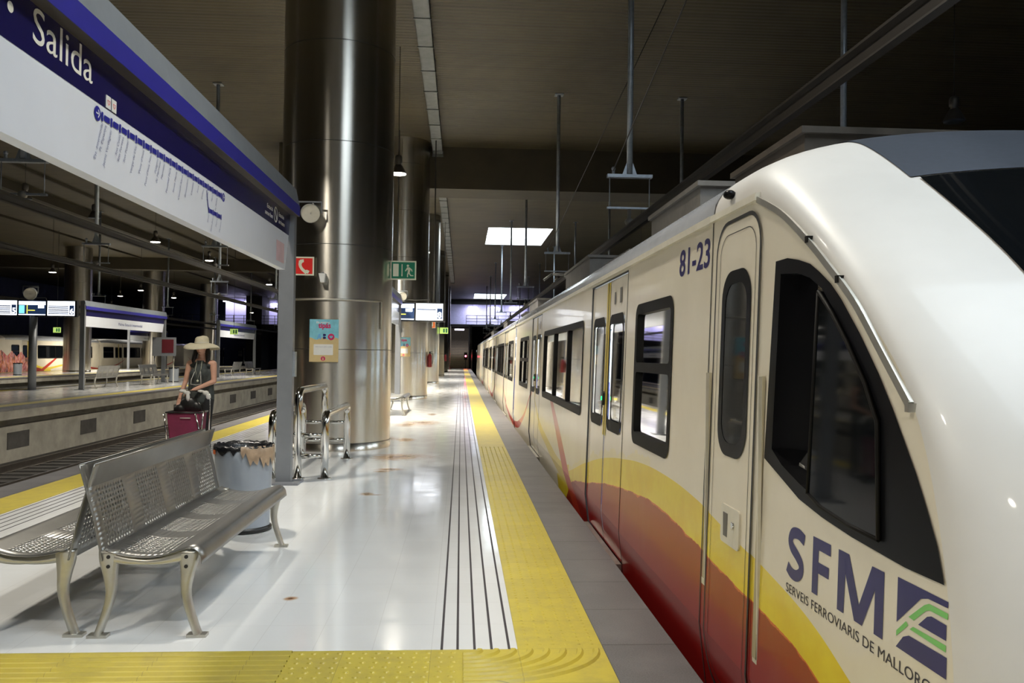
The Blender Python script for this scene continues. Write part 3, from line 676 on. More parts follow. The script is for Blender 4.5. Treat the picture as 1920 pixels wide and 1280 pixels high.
    # dark bellows between cars
    for (k0, a0, a1), (k1, b0, b1) in zip(spans, spans[1:]):
        b = MB(); V = [PI*k/16 for k in range(17)]
        n = 7
        for i in range(n):
            ya = a1+(b0-a1)*i/n; yb = a1+(b0-a1)*(i+1)/n
            for q, (u0, u1, ra, rb) in enumerate(((ya, (ya+yb)/2, 1.24, 1.30), ((ya+yb)/2, yb, 1.30, 1.24))):
                prof = lambda r: [(-r, -.6), (-r, 2.0)]+[(-r*math.cos(v), 2.0+.50*abs(math.sin(v))**.82) for v in V]+[(r, 2.0), (r, -.6)]
                A = [b.vert((x, u0, z)) for x, z in prof(ra)]; B = [b.vert((x, u1, z)) for x, z in prof(rb)]
                for j in range(len(A)-1): b.face((A[j], A[j+1], B[j+1], B[j]))
        b.build('gangway_bellows', K['rubber'], T, normals=False)
    # underframe
    b = MB()
    for (k, a, c) in spans: b.box(-1.15, 1.15, a+.3, c-.3, -1.1, -.3)
    for (k, a, c) in spans:
        for yy in (a+2, a+4.2, c-2, c-4.2):
            for s in (-1, 1): b.cyl((s*.68, yy, -.84), (s*.80, yy, -.84), .42, 20)
    b.build('underframe', K['bogie'], T)
    # ------ noses at both ends
    def mirror_fn(yc, f): return (lambda *a: (lambda p: (p[0], 2*yc-p[1], p[2]))(f(*a)))
    for end in (0, 1):
        if end == 1 and spans[-1][0] != 'rear': continue
        yc = (4.03+y_last)/2
        MP = (lambda f: f) if end == 0 else (lambda f: mirror_fn(yc, f))
        b = MB(); PH = [PI*k/40 for k in range(41)]; TT = [k*.5 for k in range(NT*2+1)]
        b.grid(MP(lambda u, v: tuple(nose(u, v))), PH, TT)
        for s in (-1, 1):
            outl = [tuple(p) for p in SC]+[(4.03, -.75)]
            add_shape(b, [outl, CABHOLE], MP(fs(s, 0)), cuts=[(1, .2)], mi=1)
        nb = b.build('nose_shell', [K['nosepaint'], K['paint']], T, normals=False)
        tw0, tw1 = 18.0, 37.0
        def phw(t):                         # half-angle of the windscreen edge
            q = min(max((t-12)/16, 0), 1); xx = 1.70*(1-q)+1.61*q
            return math.acos(min(1, (XC-xx)/1.40))
        def patch(t0, t1, off, name, m, shrink=0.0, n=24):
            b = MB(); Ts = [t0+(t1-t0)*k/n for k in range(n+1)]
            b.grid(MP(lambda v, u: tuple(nose_n(phw(u)+shrink+(PI-2*phw(u)-2*shrink)*v, u, off))), [k/24 for k in range(25)], Ts)
            return b.build(name, m, T, normals=False)
        patch(3.0, tw0-.15, .004, 'roof_band', K['greyband'])
        patch(tw0, tw1, .006, 'windscreen', K['darkglass'], .03)
        patch(38.5, 41.5, .006, 'headlight_band', K['gloss_black'], .06)
        for s in (-1, 1):
            b = MB(); add_shape(b, [CABWIN, CABHOLE], MP(fs(s, .005)))
            for i in range(len(CABHOLE)):
                p1, p2 = CABHOLE[i], CABHOLE[(i+1) % len(CABHOLE)]; A = MP(fs(s, .005)); B = MP(fs(s, -.10)); b.poly([A(*p1), A(*p2), B(*p2), B(*p1)])
            fr = b.build('cab_window_frame', K['gloss_black'], T, normals=False)
            if detail < 2:
                b = MB(); add_shape(b, [CABHOLE], MP(fs(s, -.03))); b.build('cab_window_pane', K['darkglass'], fr, normals=False)
    if detail < 2: return T
    # ------ cab details, near side only
    f0 = fs(-1, 0)
    def P3(u, v, w_): return (-(XC-side(v)+w_), u, v)
    b = MB(); pane = [(2.77, 1.735), (2.66, 1.655), (2.55, 1.56), (2.42, 1.43), (2.34, 1.32), (2.31, .985), (2.50, .99), (2.70, 1.01), (2.80, 1.035)]
    b.prism(pane, -.02, .012, P3); fr = [o for o in T.children if o.name.startswith('cab_window_frame')][0]
    b.build('sliding_pane', K['darkglass'], fr)
    b = MB(); b.tube([P3(u, v, .012) for u, v in pane[:6]], .007, 6); b.tube([P3(u, v, .012) for u, v in (pane[0], pane[-1])], .007, 6); b.tube([P3(u, v, .012) for u, v in pane[5:]], .007, 6)
    b.build('pane_edge', K['rubber'], fr)
    b = MB(); add_shape(b, [[(2.80, 1.05), (2.80, 1.77), (2.98, 1.82), (3.13, 1.83), (3.16, 1.15), (3.05, 1.10)]], fs(-1, -.07)); b.build('pane', K['cabglass'], fr, normals=False)
    b = MB(); b.hexa([P3(2.78, .99, -.10), P3(3.2, 1.12, -.10), P3(3.2, 1.12, -.02), P3(2.78, .99, -.02)], [P3(2.78, 1.02, -.10), P3(3.2, 1.16, -.10), P3(3.2, 1.14, -.02), P3(2.78, 1.0, -.02)]); b.build('window_sill', K['boxgrey'], fr)
    b = MB(); b.box(-1.0, -.98, 2.6, 2.86, .95, 1.9); b.box(-1.02, -1.0, 3.14, 3.28, .9, 1.9); b.build('cab_blind', K['curtain'], T)
    b = MB(); b.cyl(P3(2.96, 1.0, -.12), P3(2.96, 1.84, -.12), .012, 8); b.build('window_guide', K['boxgrey'], fr)
    b = MB(); b.box(-1.33, 1.33, 4.0, 4.03, -.3, 2.2); b.box(-1.2, 1.2, 2.3, 2.6, -.3, .8); b.build('cab_bulkhead', K['bogie'], T)
    # aluminium rain rail over the cab window
    rail = catmull([(3.402, 2.172), (3.13, 2.066), (2.875, 1.926), (2.696, 1.812), (2.508, 1.683), (2.329, 1.524), (2.173, 1.383)], 5)
    b = MB()
    for w0, w1, hh in ((.0, .012, .008), (.012, .016, .013)):
        for i in range(len(rail)-1):
            (ya, za), (yb, zb) = rail[i], rail[i+1]; d = Vector((yb-ya, zb-za)).normalized(); n = Vector((-d.y, d.x))*hh
            b.hexa([P3(ya-n.x, za-n.y, w0), P3(yb-n.x, zb-n.y, w0), P3(yb-n.x, zb-n.y, w1), P3(ya-n.x, za-n.y, w1)], [P3(ya+n.x, za+n.y, w0), P3(yb+n.x, zb+n.y, w0), P3(yb+n.x, zb+n.y, w1), P3(ya+n.x, za+n.y, w1)])
    b.build('rain_rail', K['alu'], T)
    for (ya, za) in ((2.62, 1.765), (2.17, 1.375), (2.87, 1.93)):
        b = MB(); b.box(-(XC-side(za)+.020), -(XC-side(za)-.005), ya-.010, ya+.010, za-.014, za+.010); b.build('rail_clip', K['alu'] if ya < 2.3 else K['rubber'], T)
    b = MB(); b.hexa([(-1.39, 3.40, 2.168), (-1.425, 3.40, 2.168), (-1.425, 4.03, 2.172), (-1.39, 4.03, 2.172)], [(-1.39, 3.40, 2.205), (-1.42, 3.40, 2.20), (-1.42, 4.03, 2.205), (-1.39, 4.03, 2.212)]); b.build('roof_gutter', K['traincream'], T)
    b = MB(); b.ball(nose_n(.12, 5, .018), .03, .03, .022, 12, 8); b.build('marker_light', K['gloss_black'], T)
    # module seam
    b = MB(); add_shape(b, [[(4.025, -.7), (4.037, -.7), (4.037, 2.19), (4.025, 2.19)]], fs(-1, .003), cuts=[(1, .2)])
    b.grid(lambda u, v: ((side(2.19)-XC-.004)*math.cos(v), u, 2.19+.404*abs(math.sin(v))**.82), [4.022, 4.038], [PI*k/24 for k in range(25)])
    b.build('body_seam', K['seam'], T, normals=False)
    # cab door
    D = rrect(3.365, 3.925, -.02, 2.12, .14, 7)
    b = MB(); add_shape(b, [D], fs(-1, .006), cuts=[(1, .2)]); dr = b.build('cab_door', K['paint'], T, normals=False)
    b = MB(); add_shape(b, [rrect(3.345, 3.945, -.04, 2.14, .155, 7), rrect(3.362, 3.928, -.023, 2.123, .142, 7)], fs(-1, .008), cuts=[(1, .2)])
    add_shape(b, [rrect(3.40, 3.885, .02, 2.075, .11, 7), rrect(3.404, 3.881, .024, 2.071, .108, 7)], fs(-1, .008), cuts=[(1, .2)])
    b.build('door_seal', K['seam'], dr, normals=False)
    b = MB(); add_shape(b, [rrect(3.44, 3.83, 1.06, 1.90, .13, 7), rrect(3.49, 3.78, 1.12, 1.84, .10, 7)], fs(-1, .010)); b.build('door_window_frame', K['gloss_black'], dr, normals=False)
    b = MB(); add_shape(b, [rrect(3.47, 3.80, 1.10, 1.86, .10, 7)], fs(-1, .008)); b.build('door_pane', K['darkglass'], dr, normals=False)
    b = MB(); b.prism(rrect(3.475, 3.72, .675, .845, .02, 3), .006, .014, P3); b.build('lock_plate', K['traincream'], dr)
    b = MB(); b.box(-(XC-side(.76)+.016), -(XC-side(.76)+.012), 3.625, 3.68, .705, .81); b.build('pull_recess', K['boxgrey'], dr)
    b = MB(); b.lathe([(.014, -.004), (.014, .004)], (0, 0, 0), 16); b.v = [(-(XC-side(.76)+.016)-z*1.5, 3.545+x, .775+y) for x, y, z in b.v]; b.build('lock_cylinder', K['chrome'], dr)
    for yy, z0, z1 in ((3.985, .42, 1.43), (3.275, .30, 1.43)):
        b = MB(); add_shape(b, [[(yy-.022, z0), (yy+.022, z0), (yy+.022, z1), (yy-.022, z1)]], fs(-1, .004), mi=1)
        b.box(-(XC-side(.8)+.016), -(XC-side(.8)+.002), yy-.028, yy-.017, z0, z1); b.box(-(XC-side(.8)+.016), -(XC-side(.8)+.002), yy-.025, yy+.025, z0-.02, z0+.01); b.build('hand_rail', [K['traincream'], K['stair']], T)
    # lettering
    def TS(y_, z_, dx=.0015): g = fs(-1, dx); return lambda u, v: g(y_-u, z_+v)
    b = MB(); add_text(b, '81-23', .205, TS(4.66, 1.965), .004, wid=.58); b.build('number_lettering', K['dkblue'], T, normals=False)
    b = MB()
    def stroke(pts, w_):
        L_ = []; R_ = []
        for i, p in enumerate(pts):
            a = Vector(pts[max(i-1, 0)]); c = Vector(pts[min(i+1, len(pts)-1)]); d = (c-a).normalized(); n = Vector((-d.y, d.x))*w_/2
            L_.append((p[0]+n.x, p[1]+n.y)); R_.append((p[0]-n.x, p[1]-n.y))
        return L_+R_[::-1]
    Sp = catmull([(.150, .158), (.10, .170), (.05, .163), (.030, .135), (.045, .112), (.09, .092), (.125, .070), (.125, .040), (.09, .020), (.045, .020), (.008, .036)], 5)
    add_shape(b, [stroke(Sp, .040)], TS(2.985, .708))
    add_shape(b, [[(0, 0), (.045, 0), (.045, .075), (.125, .075), (.125, .112), (.045, .112), (.045, .152), (.135, .152), (.135, .190), (0, .190)]], TS(2.765, .708))
    add_shape(b, [[(0, 0), (.045, 0), (.050, .125), (.115, .0), (.165, .0), (.235, .125), (.235, 0), (.285, 0), (.285, .19), (.215, .19), (.142, .055), (.072, .19), (0, .19)]], TS(2.575, .708))
    lt = b.build('operator_lettering', K['dkblue'], T, normals=False)
    b = MB(); add_text(b, 'SERVEIS FERROVIARIS DE MALLORCA', .046, TS(2.985, .652), 0, wid=.975); b.build('operator_name', K['bluetext'] if False else K['line'], T, normals=False)
    # emblem: blue quarter shapes with two green tracks
    LG0 = TS(2.218, .905); LG = lambda u, v: LG0(u*.236, -v*.19)
    b = MB()
    for pl in ([(0, 0), (1, 0), (1, .08), (.63, .09), (.49, .14), (0, .65)], [(.45, .51), (.62, .335), (.70, .30), (.98, .31), (.98, .51)], [(0, 1), (.15, .80), (.27, .735), (1, .72), (1, 1)]):
        add_shape(b, [pl], LG)
    b.build('emblem', K['dkblue'], T, normals=False)
    b = MB()
    for pl in ([(.25, .48), (.56, .20), (.65, .15), (1, .15), (1, .23), (.66, .235), (.59, .27), (.36, .49)], [(.28, .64), (.35, .58), (.98, .57), (.98, .66)], [(0, .85), (0, .77), (.2, .56), (.25, .60)]):
        add_shape(b, [pl], LG)
    b.build('emblem_green', K['ltgreen'], T, normals=False)
    # roof equipment
    b = MB()
    b.box(-.60, .60, 4.84, 6.1, 2.45, 2.86); b.box(-.63, .63, 4.81, 6.13, 2.86, 2.90)
    b.build('roof_unit', K['boxbrown'], T)
    b = MB(); b.tube([(-.50, 4.80, 2.66), (-.50, 4.72, 2.74), (-.36, 4.70, 2.76), (-.30, 4.78, 2.66)], .02, 8); b.build('roof_cable', K['rubber'], T)
    for a, c, h in ((6.5, 8.2, 2.92), (9.2, 10.8, 2.72), (12.2, 15.0, 3.02), (20.5, 23.0, 2.95), (24, 26, 2.8), (34, 37, 2.95), (48, 52, 2.95)):
        b = MB(); b.box(-.75, .75, a, c, 2.45, h-.04); b.box(-.78, .78, a-.03, c+.03, h-.04, h); b.build('roof_unit', K['boxgrey'], T)
    # pantograph
    b = MB()
    for s in (-.35, .35):
        b.tube([(s, 19.6, 2.62), (s*.8, 16.9, 3.02)], .035, 8); b.tube([(s*.8, 16.9, 3.02), (s*.9, 18.6, 3.32)], .025, 8)
    b.tube([(-.8, 18.6, 3.22), (-.62, 18.6, 3.36), (0, 18.6, 3.40), (.62, 18.6, 3.36), (.8, 18.6, 3.22)], .03, 8); b.tube([(-.62, 18.35, 3.33), (.62, 18.35, 3.33)], .025, 8)
    b.box(-.5, .5, 19.3, 19.9, 2.55, 2.68)
    b.build('pantograph', K['dark_steel'], T)
    return T

SP = [('front', 4.03, 18.45), ('mid', 18.75, 32.1), ('mid', 32.4, 45.75), ('rear', 46.05, 60.47)]
train = build_train((XC, 0, 0), 'large cream electric train with yellow and red waves filling the right side', 'cream commuter trains', SP, 2)
T2 = build_train((-31.95, 53.5, 0), 'distant cream train with graffiti on its cab behind the farthest platform', 'cream commuter trains', [('front', 4.03, 18.45), ('mid', 18.75, 32.1), ('rear', 32.4, 46.8)], 1)
b = MB(); add_shape(b, [[(2.15, -.6), (2.1, .3), (2.3, 1.0), (2.8, 1.15), (3.5, 1.5), (4.2, 1.1), (4.8, 1.45), (5.4, 1.05), (6.0, 1.4), (6.6, .95), (7.2, 1.05), (7.7, .5), (8.1, .1), (8.3, -.6)]], fs(1, .012), cuts=[(1, .2)])
b.build('graffiti', K['graffiti'], T2, normals=False)
build_train((6.2, -9.5, 0), 'second train seen only through the windows of the large cream train', 'cream commuter trains', [('front', 4.03, 18.45), ('rear', 18.75, 33.2)], 1)

# ================================================================== platform objects
def ymap(y0, x0=0, z0=0): return lambda u, v: (x0+u, y0, z0+v)          # faces -Y, read left to right as +x
def xmap(x0, y0=0, z0=0): return lambda u, v: (x0, y0+u, z0+v)          # faces +X, read left to right as +Y
# ---- steel columns
R_C = .895
def column(x, y, label, name='steel_column'):
    t = empty(name, (x, y, 0), label, 'column', 'steel clad columns of the platforms')
    b = MB(); b.lathe([(R_C, .12)]+[(R_C, .12+(H-.12)*k/6) for k in range(1, 7)], n=96, caps=False); b.build('cladding', K['steel'], t)
    b = MB(); b.lathe([(R_C+.004, 0), (R_C+.004, .12), (R_C, .12)], n=96, caps=False); b.build('plinth', K['steel'], t)
    b = MB()
    for z in (1.57, 3.19, 4.79, 6.36, 7.95): b.lathe([(R_C+.0015, z-.004), (R_C+.0015, z+.004)], n=96, caps=False)
    b.lathe([(R_C+.005, .118), (R_C+.005, .124)], n=96, caps=False); b.build('seam', K['seam'], t)
    return t
CX = -2.04
labs = ['big polished steel column with the beach poster and red telephone sign', 'second steel column, with the smaller beach poster and fire extinguisher', 'third steel column, with the small orange sign', 'fourth steel column, with the small green exit sign', 'fifth steel column along the near platform', 'last and thinnest looking steel column of the near platform']
cols = [column(CX, 13.7+15*k if k else 13.7, labs[k]) for k in range(6)]
for k, y in enumerate((60.5, 75, 91, 110)):
    column(-27.2, y, ['steel column between the hanging screens and the distant train, widest on the left', 'steel column behind the long sign frame of the opposite platform', 'darkish steel column above the woman\'s hat', 'steel column between the two distant gallery windows'][k])

# ---- long sign frames
def sign_frame(x, y, label, detail=False):
    t = empty('platform_sign', (x, y, 0), label, 'sign', 'long platform sign frames')
    Ln = 8.70
    for yy in (0, Ln):
        b = MB(); b.box(-.14, .03, yy-.06, yy+.06, .01, 3.30); p = b.build('post', K['post'], t)
        b = MB(); b.box(-.25, .14, yy-.2, yy+.16, 0, .022); b.build('base_plate', K['post'], p)
        if detail and yy:
            b = MB(); b.box(.03, .06, yy-.05, yy+.05, 1.23, 1.52); b.build('junction_box', K['galv'], p)
    b = MB(); b.prism([(.02, 2.85), (Ln-.14, 2.85), (Ln-.30, 2.44), (.02, 2.44)], -.10, -.02, lambda u, v, w_: (w_, u, v)); b.build('white_panel', K['whitepanel'], t)
    b = MB(); b.prism([(.02, 3.10), (Ln-.07, 3.10), (Ln-.14, 2.85), (.02, 2.85)], -.10, -.018, lambda u, v, w_: (w_, u, v)); b.build('name_board', K['navy'], t)
    # cowl: profile in x,z
    b = MB(); b.prism([(-.16, 3.10), (.06, 3.10), (.06, 3.115), (-.16, 3.115)], -.02, Ln+.06, lambda u, v, w_: (u, w_, v)); b.build('cowl_ledge', K['boxbrown'], t)
    b = MB(); b.prism([(.06, 3.10), (.066, 3.10), (.066, 3.225), (.06, 3.225)], -.02, Ln+.06, lambda u, v, w_: (u, w_, v)); b.build('blue_band', K['blue'], t)
    b = MB(); b.prism([(-.16, 3.115), (-.16, 3.42), (-.02, 3.44), (.02, 3.42), (.06, 3.225), (.06, 3.115)], -.02, Ln+.06, lambda u, v, w_: (u, w_, v)); b.build('cowl', K['cowl'], t)
    return t
SX, SY = -1.97, 1.04
s1 = sign_frame(SX, SY, 'long blue and white platform sign with the line map, right in front', True)
def SF(y, z): return xmap(-.016, y-SY, z)
lt = MB(); add_text(lt, 'Salida', .24, SF(3.90, 2.925), .0, wid=.62); add_shape(lt, [disc(3.72-SY, 3.00, .025, 16)], lambda u, v: (-.016, u, v)); lt.build('exit_lettering', K['whitetext'], s1, normals=False)
# stickers
for k, yy in enumerate((4.70, 4.775)):
    b = MB(); b.box(-.017, -.014, yy-SY, yy-SY+.062, 2.855, 2.925); st = b.build('heart_sticker', K['white'], s1)
    b = MB(); hp = [(.031+.016*math.sin(a)**3*1.1, .034+(.0145*math.cos(a)-.0055*math.cos(2*a)-.002*math.cos(3*a))) for a in [2*PI*i/24 for i in range(24)]]
    hi = [(.031+(u-.031)*.75, .035+(v-.035)*.72) for u, v in hp]
    add_shape(b, [hp, hi], lambda u, v: (-.0125, yy-SY+u, 2.855+v)); b.build('heart_outline', K['red'], st, normals=False)
# line map
y_a, y_b = 4.66, 6.93
b = MB(); add_shape(b, [disc(4.60-SY, 2.79, .040, 20)], lambda u, v: (-.016, u, v)); add_shape(b, [disc(6.99-SY, 2.79, .036, 20)], lambda u, v: (-.016, u, v))
nst = 20; pts_ = [y_a+(y_b-y_a)*k/(nst-1) for k in range(nst)]
for k, yy in enumerate(pts_):
    add_shape(b, [[(yy-.012, 2.765), (yy+.012, 2.765), (yy+.012, 2.815), (yy-.012, 2.815)]], lambda u, v: (-.016, u-SY, v))
    if k < nst-1: add_shape(b, [[(yy+.024, 2.773), (pts_[k+1]-.024, 2.773), (pts_[k+1]-.024, 2.807), (yy+.024, 2.807)]], lambda u, v: (-.016, u-SY, v))
br = [6.60+.11*k for k in range(4)]
for k, yy in enumerate(br):
    add_shape(b, [[(yy-.012, 2.592), (yy+.012, 2.592), (yy+.012, 2.636), (yy-.012, 2.636)]], lambda u, v: (-.016, u-SY, v))
    if k < 3: add_shape(b, [[(yy+.022, 2.598), (br[k+1]-.022, 2.598), (br[k+1]-.022, 2.630), (yy+.022, 2.630)]], lambda u, v: (-.016, u-SY, v))
add_shape(b, [[(6.53, 2.76), (6.54, 2.76), (6.595, 2.63), (6.585, 2.61)]], lambda u, v: (-.016, u-SY, v))
b.build('line_map', K['bluetext'], s1, normals=False)
b = MB()
for yy, d in ((4.60, 1), (6.99, -1)):
    for seg in ([(-.022, -.004), (.01, -.004), (.01, .004), (-.022, .004)], [(.0, .02), (.008, .024), (.026, 0), (.016, 0)], [(.0, -.02), (.008, -.024), (.026, 0), (.016, 0)]):
        add_shape(b, [[(yy-SY+d*u, 2.79+v) for u, v in seg]], lambda u, v: (-.0145, u, v))
b.build('map_arrows', K['whitepanel'], s1, normals=False)
b = MB()
names = ['Est. Intermodal|Pl. Espanya', 'Jacint Verdaguer', 'Son Costa|Son Fortesa', 'Son Fuster', 'Verge de Lluc', "Pont d'Inca", "Pont d'Inca Nou", 'Polígon|de Marratxí', 'Marratxí', 'Festival Park', 'Santa Maria', 'Consell-Alaró', 'Binissalem', 'Lloseta', 'Inca', 'Enllaç', 'Llubí', 'Muro', 'Sa Pobla', '']
ang = math.radians(68)
for k, nm in enumerate(names):
    for j, ln in enumerate(nm.split('|')):
        if not ln: continue
        w_ = len(ln)*.0155; yy = pts_[k]+.01+j*.045
        add_text(b, ln, .034, SF(yy-w_*math.cos(ang), 2.748-w_*math.sin(ang)), 0, wid=w_, rot=ang)
for k, nm in enumerate(('Sineu', 'Sant Joan', 'Petra', 'Manacor')):
    w_ = len(nm)*.0155; add_text(b, nm, .034, SF(br[k]+.01-w_*math.cos(ang), 2.58-w_*math.sin(ang)), 0, wid=w_, rot=ang)
b.build('station_names', K['greytext'], s1, normals=False)
b = MB(); add_text(b, 'Estació', .062, SF(8.52, 2.985), .001, wid=.26); add_text(b, 'sense fum', .062, SF(8.44, 2.91), .001, wid=.34)
add_text(b, 'Estación', .062, SF(9.06, 2.985), .001, wid=.26); add_text(b, 'sin humo', .062, SF(9.06, 2.91), .001, wid=.30)
add_shape(b, [disc(8.92-SY, 2.975, .085, 24), disc(8.92-SY, 2.975, .066, 24)], lambda u, v: (-.0155, u, v)); add_shape(b, [[(8.86-SY, 3.02), (8.875-SY, 3.035), (8.98-SY, 2.93), (8.965-SY, 2.915)]], lambda u, v: (-.015, u, v))
b.build('smoke_free_lettering', K['whitetext'], s1, normals=False)
b = MB(); b.box(-.0175, -.016, 8.98-SY, 9.36-SY, 2.50, 2.72); st = b.build('faded_notice', mat('faded_pink_print', (.74, .52, .55), .4), s1)
for (x, y, lab) in ((SX, 18.1, 'second platform sign frame, behind the big steel column'), (SX, 35.2, 'third platform sign frame of the near platform, mostly behind columns'), (-14.45, 32.7, 'long sign frame standing on the opposite platform, left of the woman'), (-14.45, 50.5, 'long sign frame on the opposite platform, right of the woman\'s hat'), (-14.45, 68.0, 'farthest sign frame of the opposite platform'), (-27.3, 70.0, 'sign frame on the most distant platform')):
    r = copy_tree([o for o in (s1,)][0]) if False else sign_frame(x, y, lab)
    if x < -10:
        b = MB(); add_text(b, 'Palma Estació Intermodal', .16, xmap(-.015, 3.2, 2.59), .003, wid=2.6); b.build('name_lettering', K['greytext'], r, normals=False)

# ---- benches
def make_bench(label, loc, rz, group='perforated steel benches'):
    """single seat row facing +x; base line of the backrest at x=0, runs along +Y"""
    t = empty('bench', loc, label, 'bench', group, rz); Ln = 2.12; y0 = -.035
    seatp = catmull([(.03, .462), (.10, .438), (.20, .424), (.31, .428), (.40, .452), (.455, .470), (.495, .465), (.522, .435), (.530, .39)], 3)
    backp = catmull([(.02, .405), (.0, .50), (-.03, .64), (-.07, .78), (-.105, .905)], 3)
    def lens(P):
        s_ = [0]
        for a, c in zip(P, P[1:]): s_.append(s_[-1]+math.dist(a, c))
        return s_
    def at(P, s_, d):
        for i in range(len(s_)-1):
            if d <= s_[i+1] or i == len(s_)-2:
                k = (d-s_[i])/(s_[i+1]-s_[i]); return (P[i][0]*(1-k)+P[i+1][0]*k, P[i][1]*(1-k)+P[i+1][1]*k)
    def sheet(P, h0, h1, nh, nv, name, slot):
        s_ = lens(P); tot = s_[-1]; U = [0]; flag = []
        pw = Ln/4
        for p in range(4):
            a = p*pw+.10; c = (p+1)*pw-.07
            U.append(a); flag.append(False)
            for i in range(nh):
                cell = (c-a)/nh; U += [a+cell*(i+slot), a+cell*(i+1)]; flag += [True, False]
        U.append(Ln); flag.append(False)
        V = [0, h0*tot*.5, h0*tot]; vf = [False, False]
        for j in range(nv):
            cell = (h1-h0)*tot/nv; V += [h0*tot+cell*(j+.46), h0*tot+cell*(j+1)]; vf += [True, False]
        k0 = V[-1]
        for q in range(1, 13): V.append(k0+(tot-k0)*q/12); vf.append(False)
        b = MB(); b.grid(lambda u, v: (at(P, s_, v)[0], y0+u, at(P, s_, v)[1]), U, V, skip=lambda i, j: flag[i] and vf[j])
        o = b.build(name, K['brushed'], t, normals=False)
        md = o.modifiers.new('thickness', 'SOLIDIFY'); md.thickness = .003; md.offset = 0
        # rolled rim
        return o
    sheet(seatp, .12, .62, 11, 9, 'seat', .58)
    sheet(backp, .12, .74, 10, 12, 'backrest', .52)
    b = MB()
    for e in (y0, y0+Ln): b.tube([(x, e, z) for x, z in backp], .004, 8)
    b.tube([(backp[-1][0], y0, backp[-1][1]), (backp[-1][0], y0+Ln, backp[-1][1])], .004, 8); b.build('backrest_rim', K['brushed'], t)
    for fy in (.0, Ln-.07):
        b = MB()
        def cast(pts, hw):      # flattened casting: outline strip in x,z with thickness in y
            n_ = len(pts); A = []; Bq = []
            for i, (x, z, wd) in enumerate(pts):
                a = Vector(pts[max(i-1, 0)][:2]); c = Vector(pts[min(i+1, n_-1)][:2]); d = (c-a).normalized(); n = Vector((-d.y, d.x))*wd
                ring = [(x+n.x, fy-hw, z+n.y), (x+n.x*.6, fy-hw*1.5, z+n.y*.6), (x-n.x*.6, fy-hw*1.5, z-n.y*.6), (x-n.x, fy-hw, z-n.y), (x-n.x, fy+hw, z-n.y), (x+n.x, fy+hw, z+n.y)]
                A.append([b.vert(q) for q in ring])
            for i in range(n_-1):
                for k in range(6): b.face((A[i][k], A[i][(k+1) % 6], A[i+1][(k+1) % 6], A[i+1][k]), 0, True)
            b.face(A[0][::-1]); b.face(A[-1])
        cast([(x, z, .014+.016*abs(k-6)/6) for k, (x, z) in enumerate(catmull([(.02, .435), (.12, .405), (.24, .395), (.34, .405), (.46, .438)], 3))], .018)
        for (xa, sgn) in ((.045, -1), (.455, 1)):
            cast(catmull([(xa-sgn*.0, .452, .048), (xa, .40, .044), (xa-sgn*.006, .33, .031), (xa-sgn*.012, .24, .022), (xa+sgn*.005, .15, .018), (xa+sgn*.045, .03, .017), (xa+sgn*.050, .012, .020)], 3), .02)
            b.box(xa+sgn*.05-.05, xa+sgn*.05+.05, fy-.028, fy+.028, 0, .016)
        lg = b.build('leg_frame', K['alu'], t)
        b = MB()
        for xa in (.045, .455):
            for zz in (.425, .375): b.cyl((xa-(.006 if xa > .2 else -.006), fy-.034, zz), (xa-(.006 if xa > .2 else -.006), fy-.026, zz), .010, 10)
        b.build('leg_bolt', K['black'], lg)
    for k in (1, 2, 3):
        b = MB(); yy = y0+Ln*k/4; b.tube([(x, yy, z-.020) for x, z in seatp[1:-11]], .010, 8); b.build('seat_rib', K['black'], t)
    for xx, zz in ((.06, .40), (.42, .42)):
        b = MB(); b.tube([(xx, y0+.02, zz), (xx, y0+Ln-.02, zz)], .012, 8); b.build('support_bar', K['dark_steel'], t)
    return t
bench0 = make_bench('perforated steel bench facing the large train, in front', (-1.875, 4.49, 0), 0)
def place_bench(loc, rz, lab):
    c = copy_tree(bench0); c.location = loc; c.rotation_euler = (0, 0, rz); c['label'] = lab; return c
place_bench((-2.015, 4.50+2.06, 0), PI, 'perforated steel bench facing left, back to back with the front bench')
place_bench((-1.875, 20.5, 0), 0, 'small looking bench half hidden behind the big steel column')
place_bench((-14.3, 38.0, 0), 0, 'bench on the opposite platform under the left sign frame')
place_bench((-14.5, 36.0, 0), PI, 'bench on the opposite platform, back to back, facing away under the left sign frame')
place_bench((-14.4, 56.5, 0), 0, 'pale bench on the opposite platform, right of the woman')
place_bench((-14.6, 56.0, 0), PI, 'bench seen from behind on the opposite platform, right of the woman')

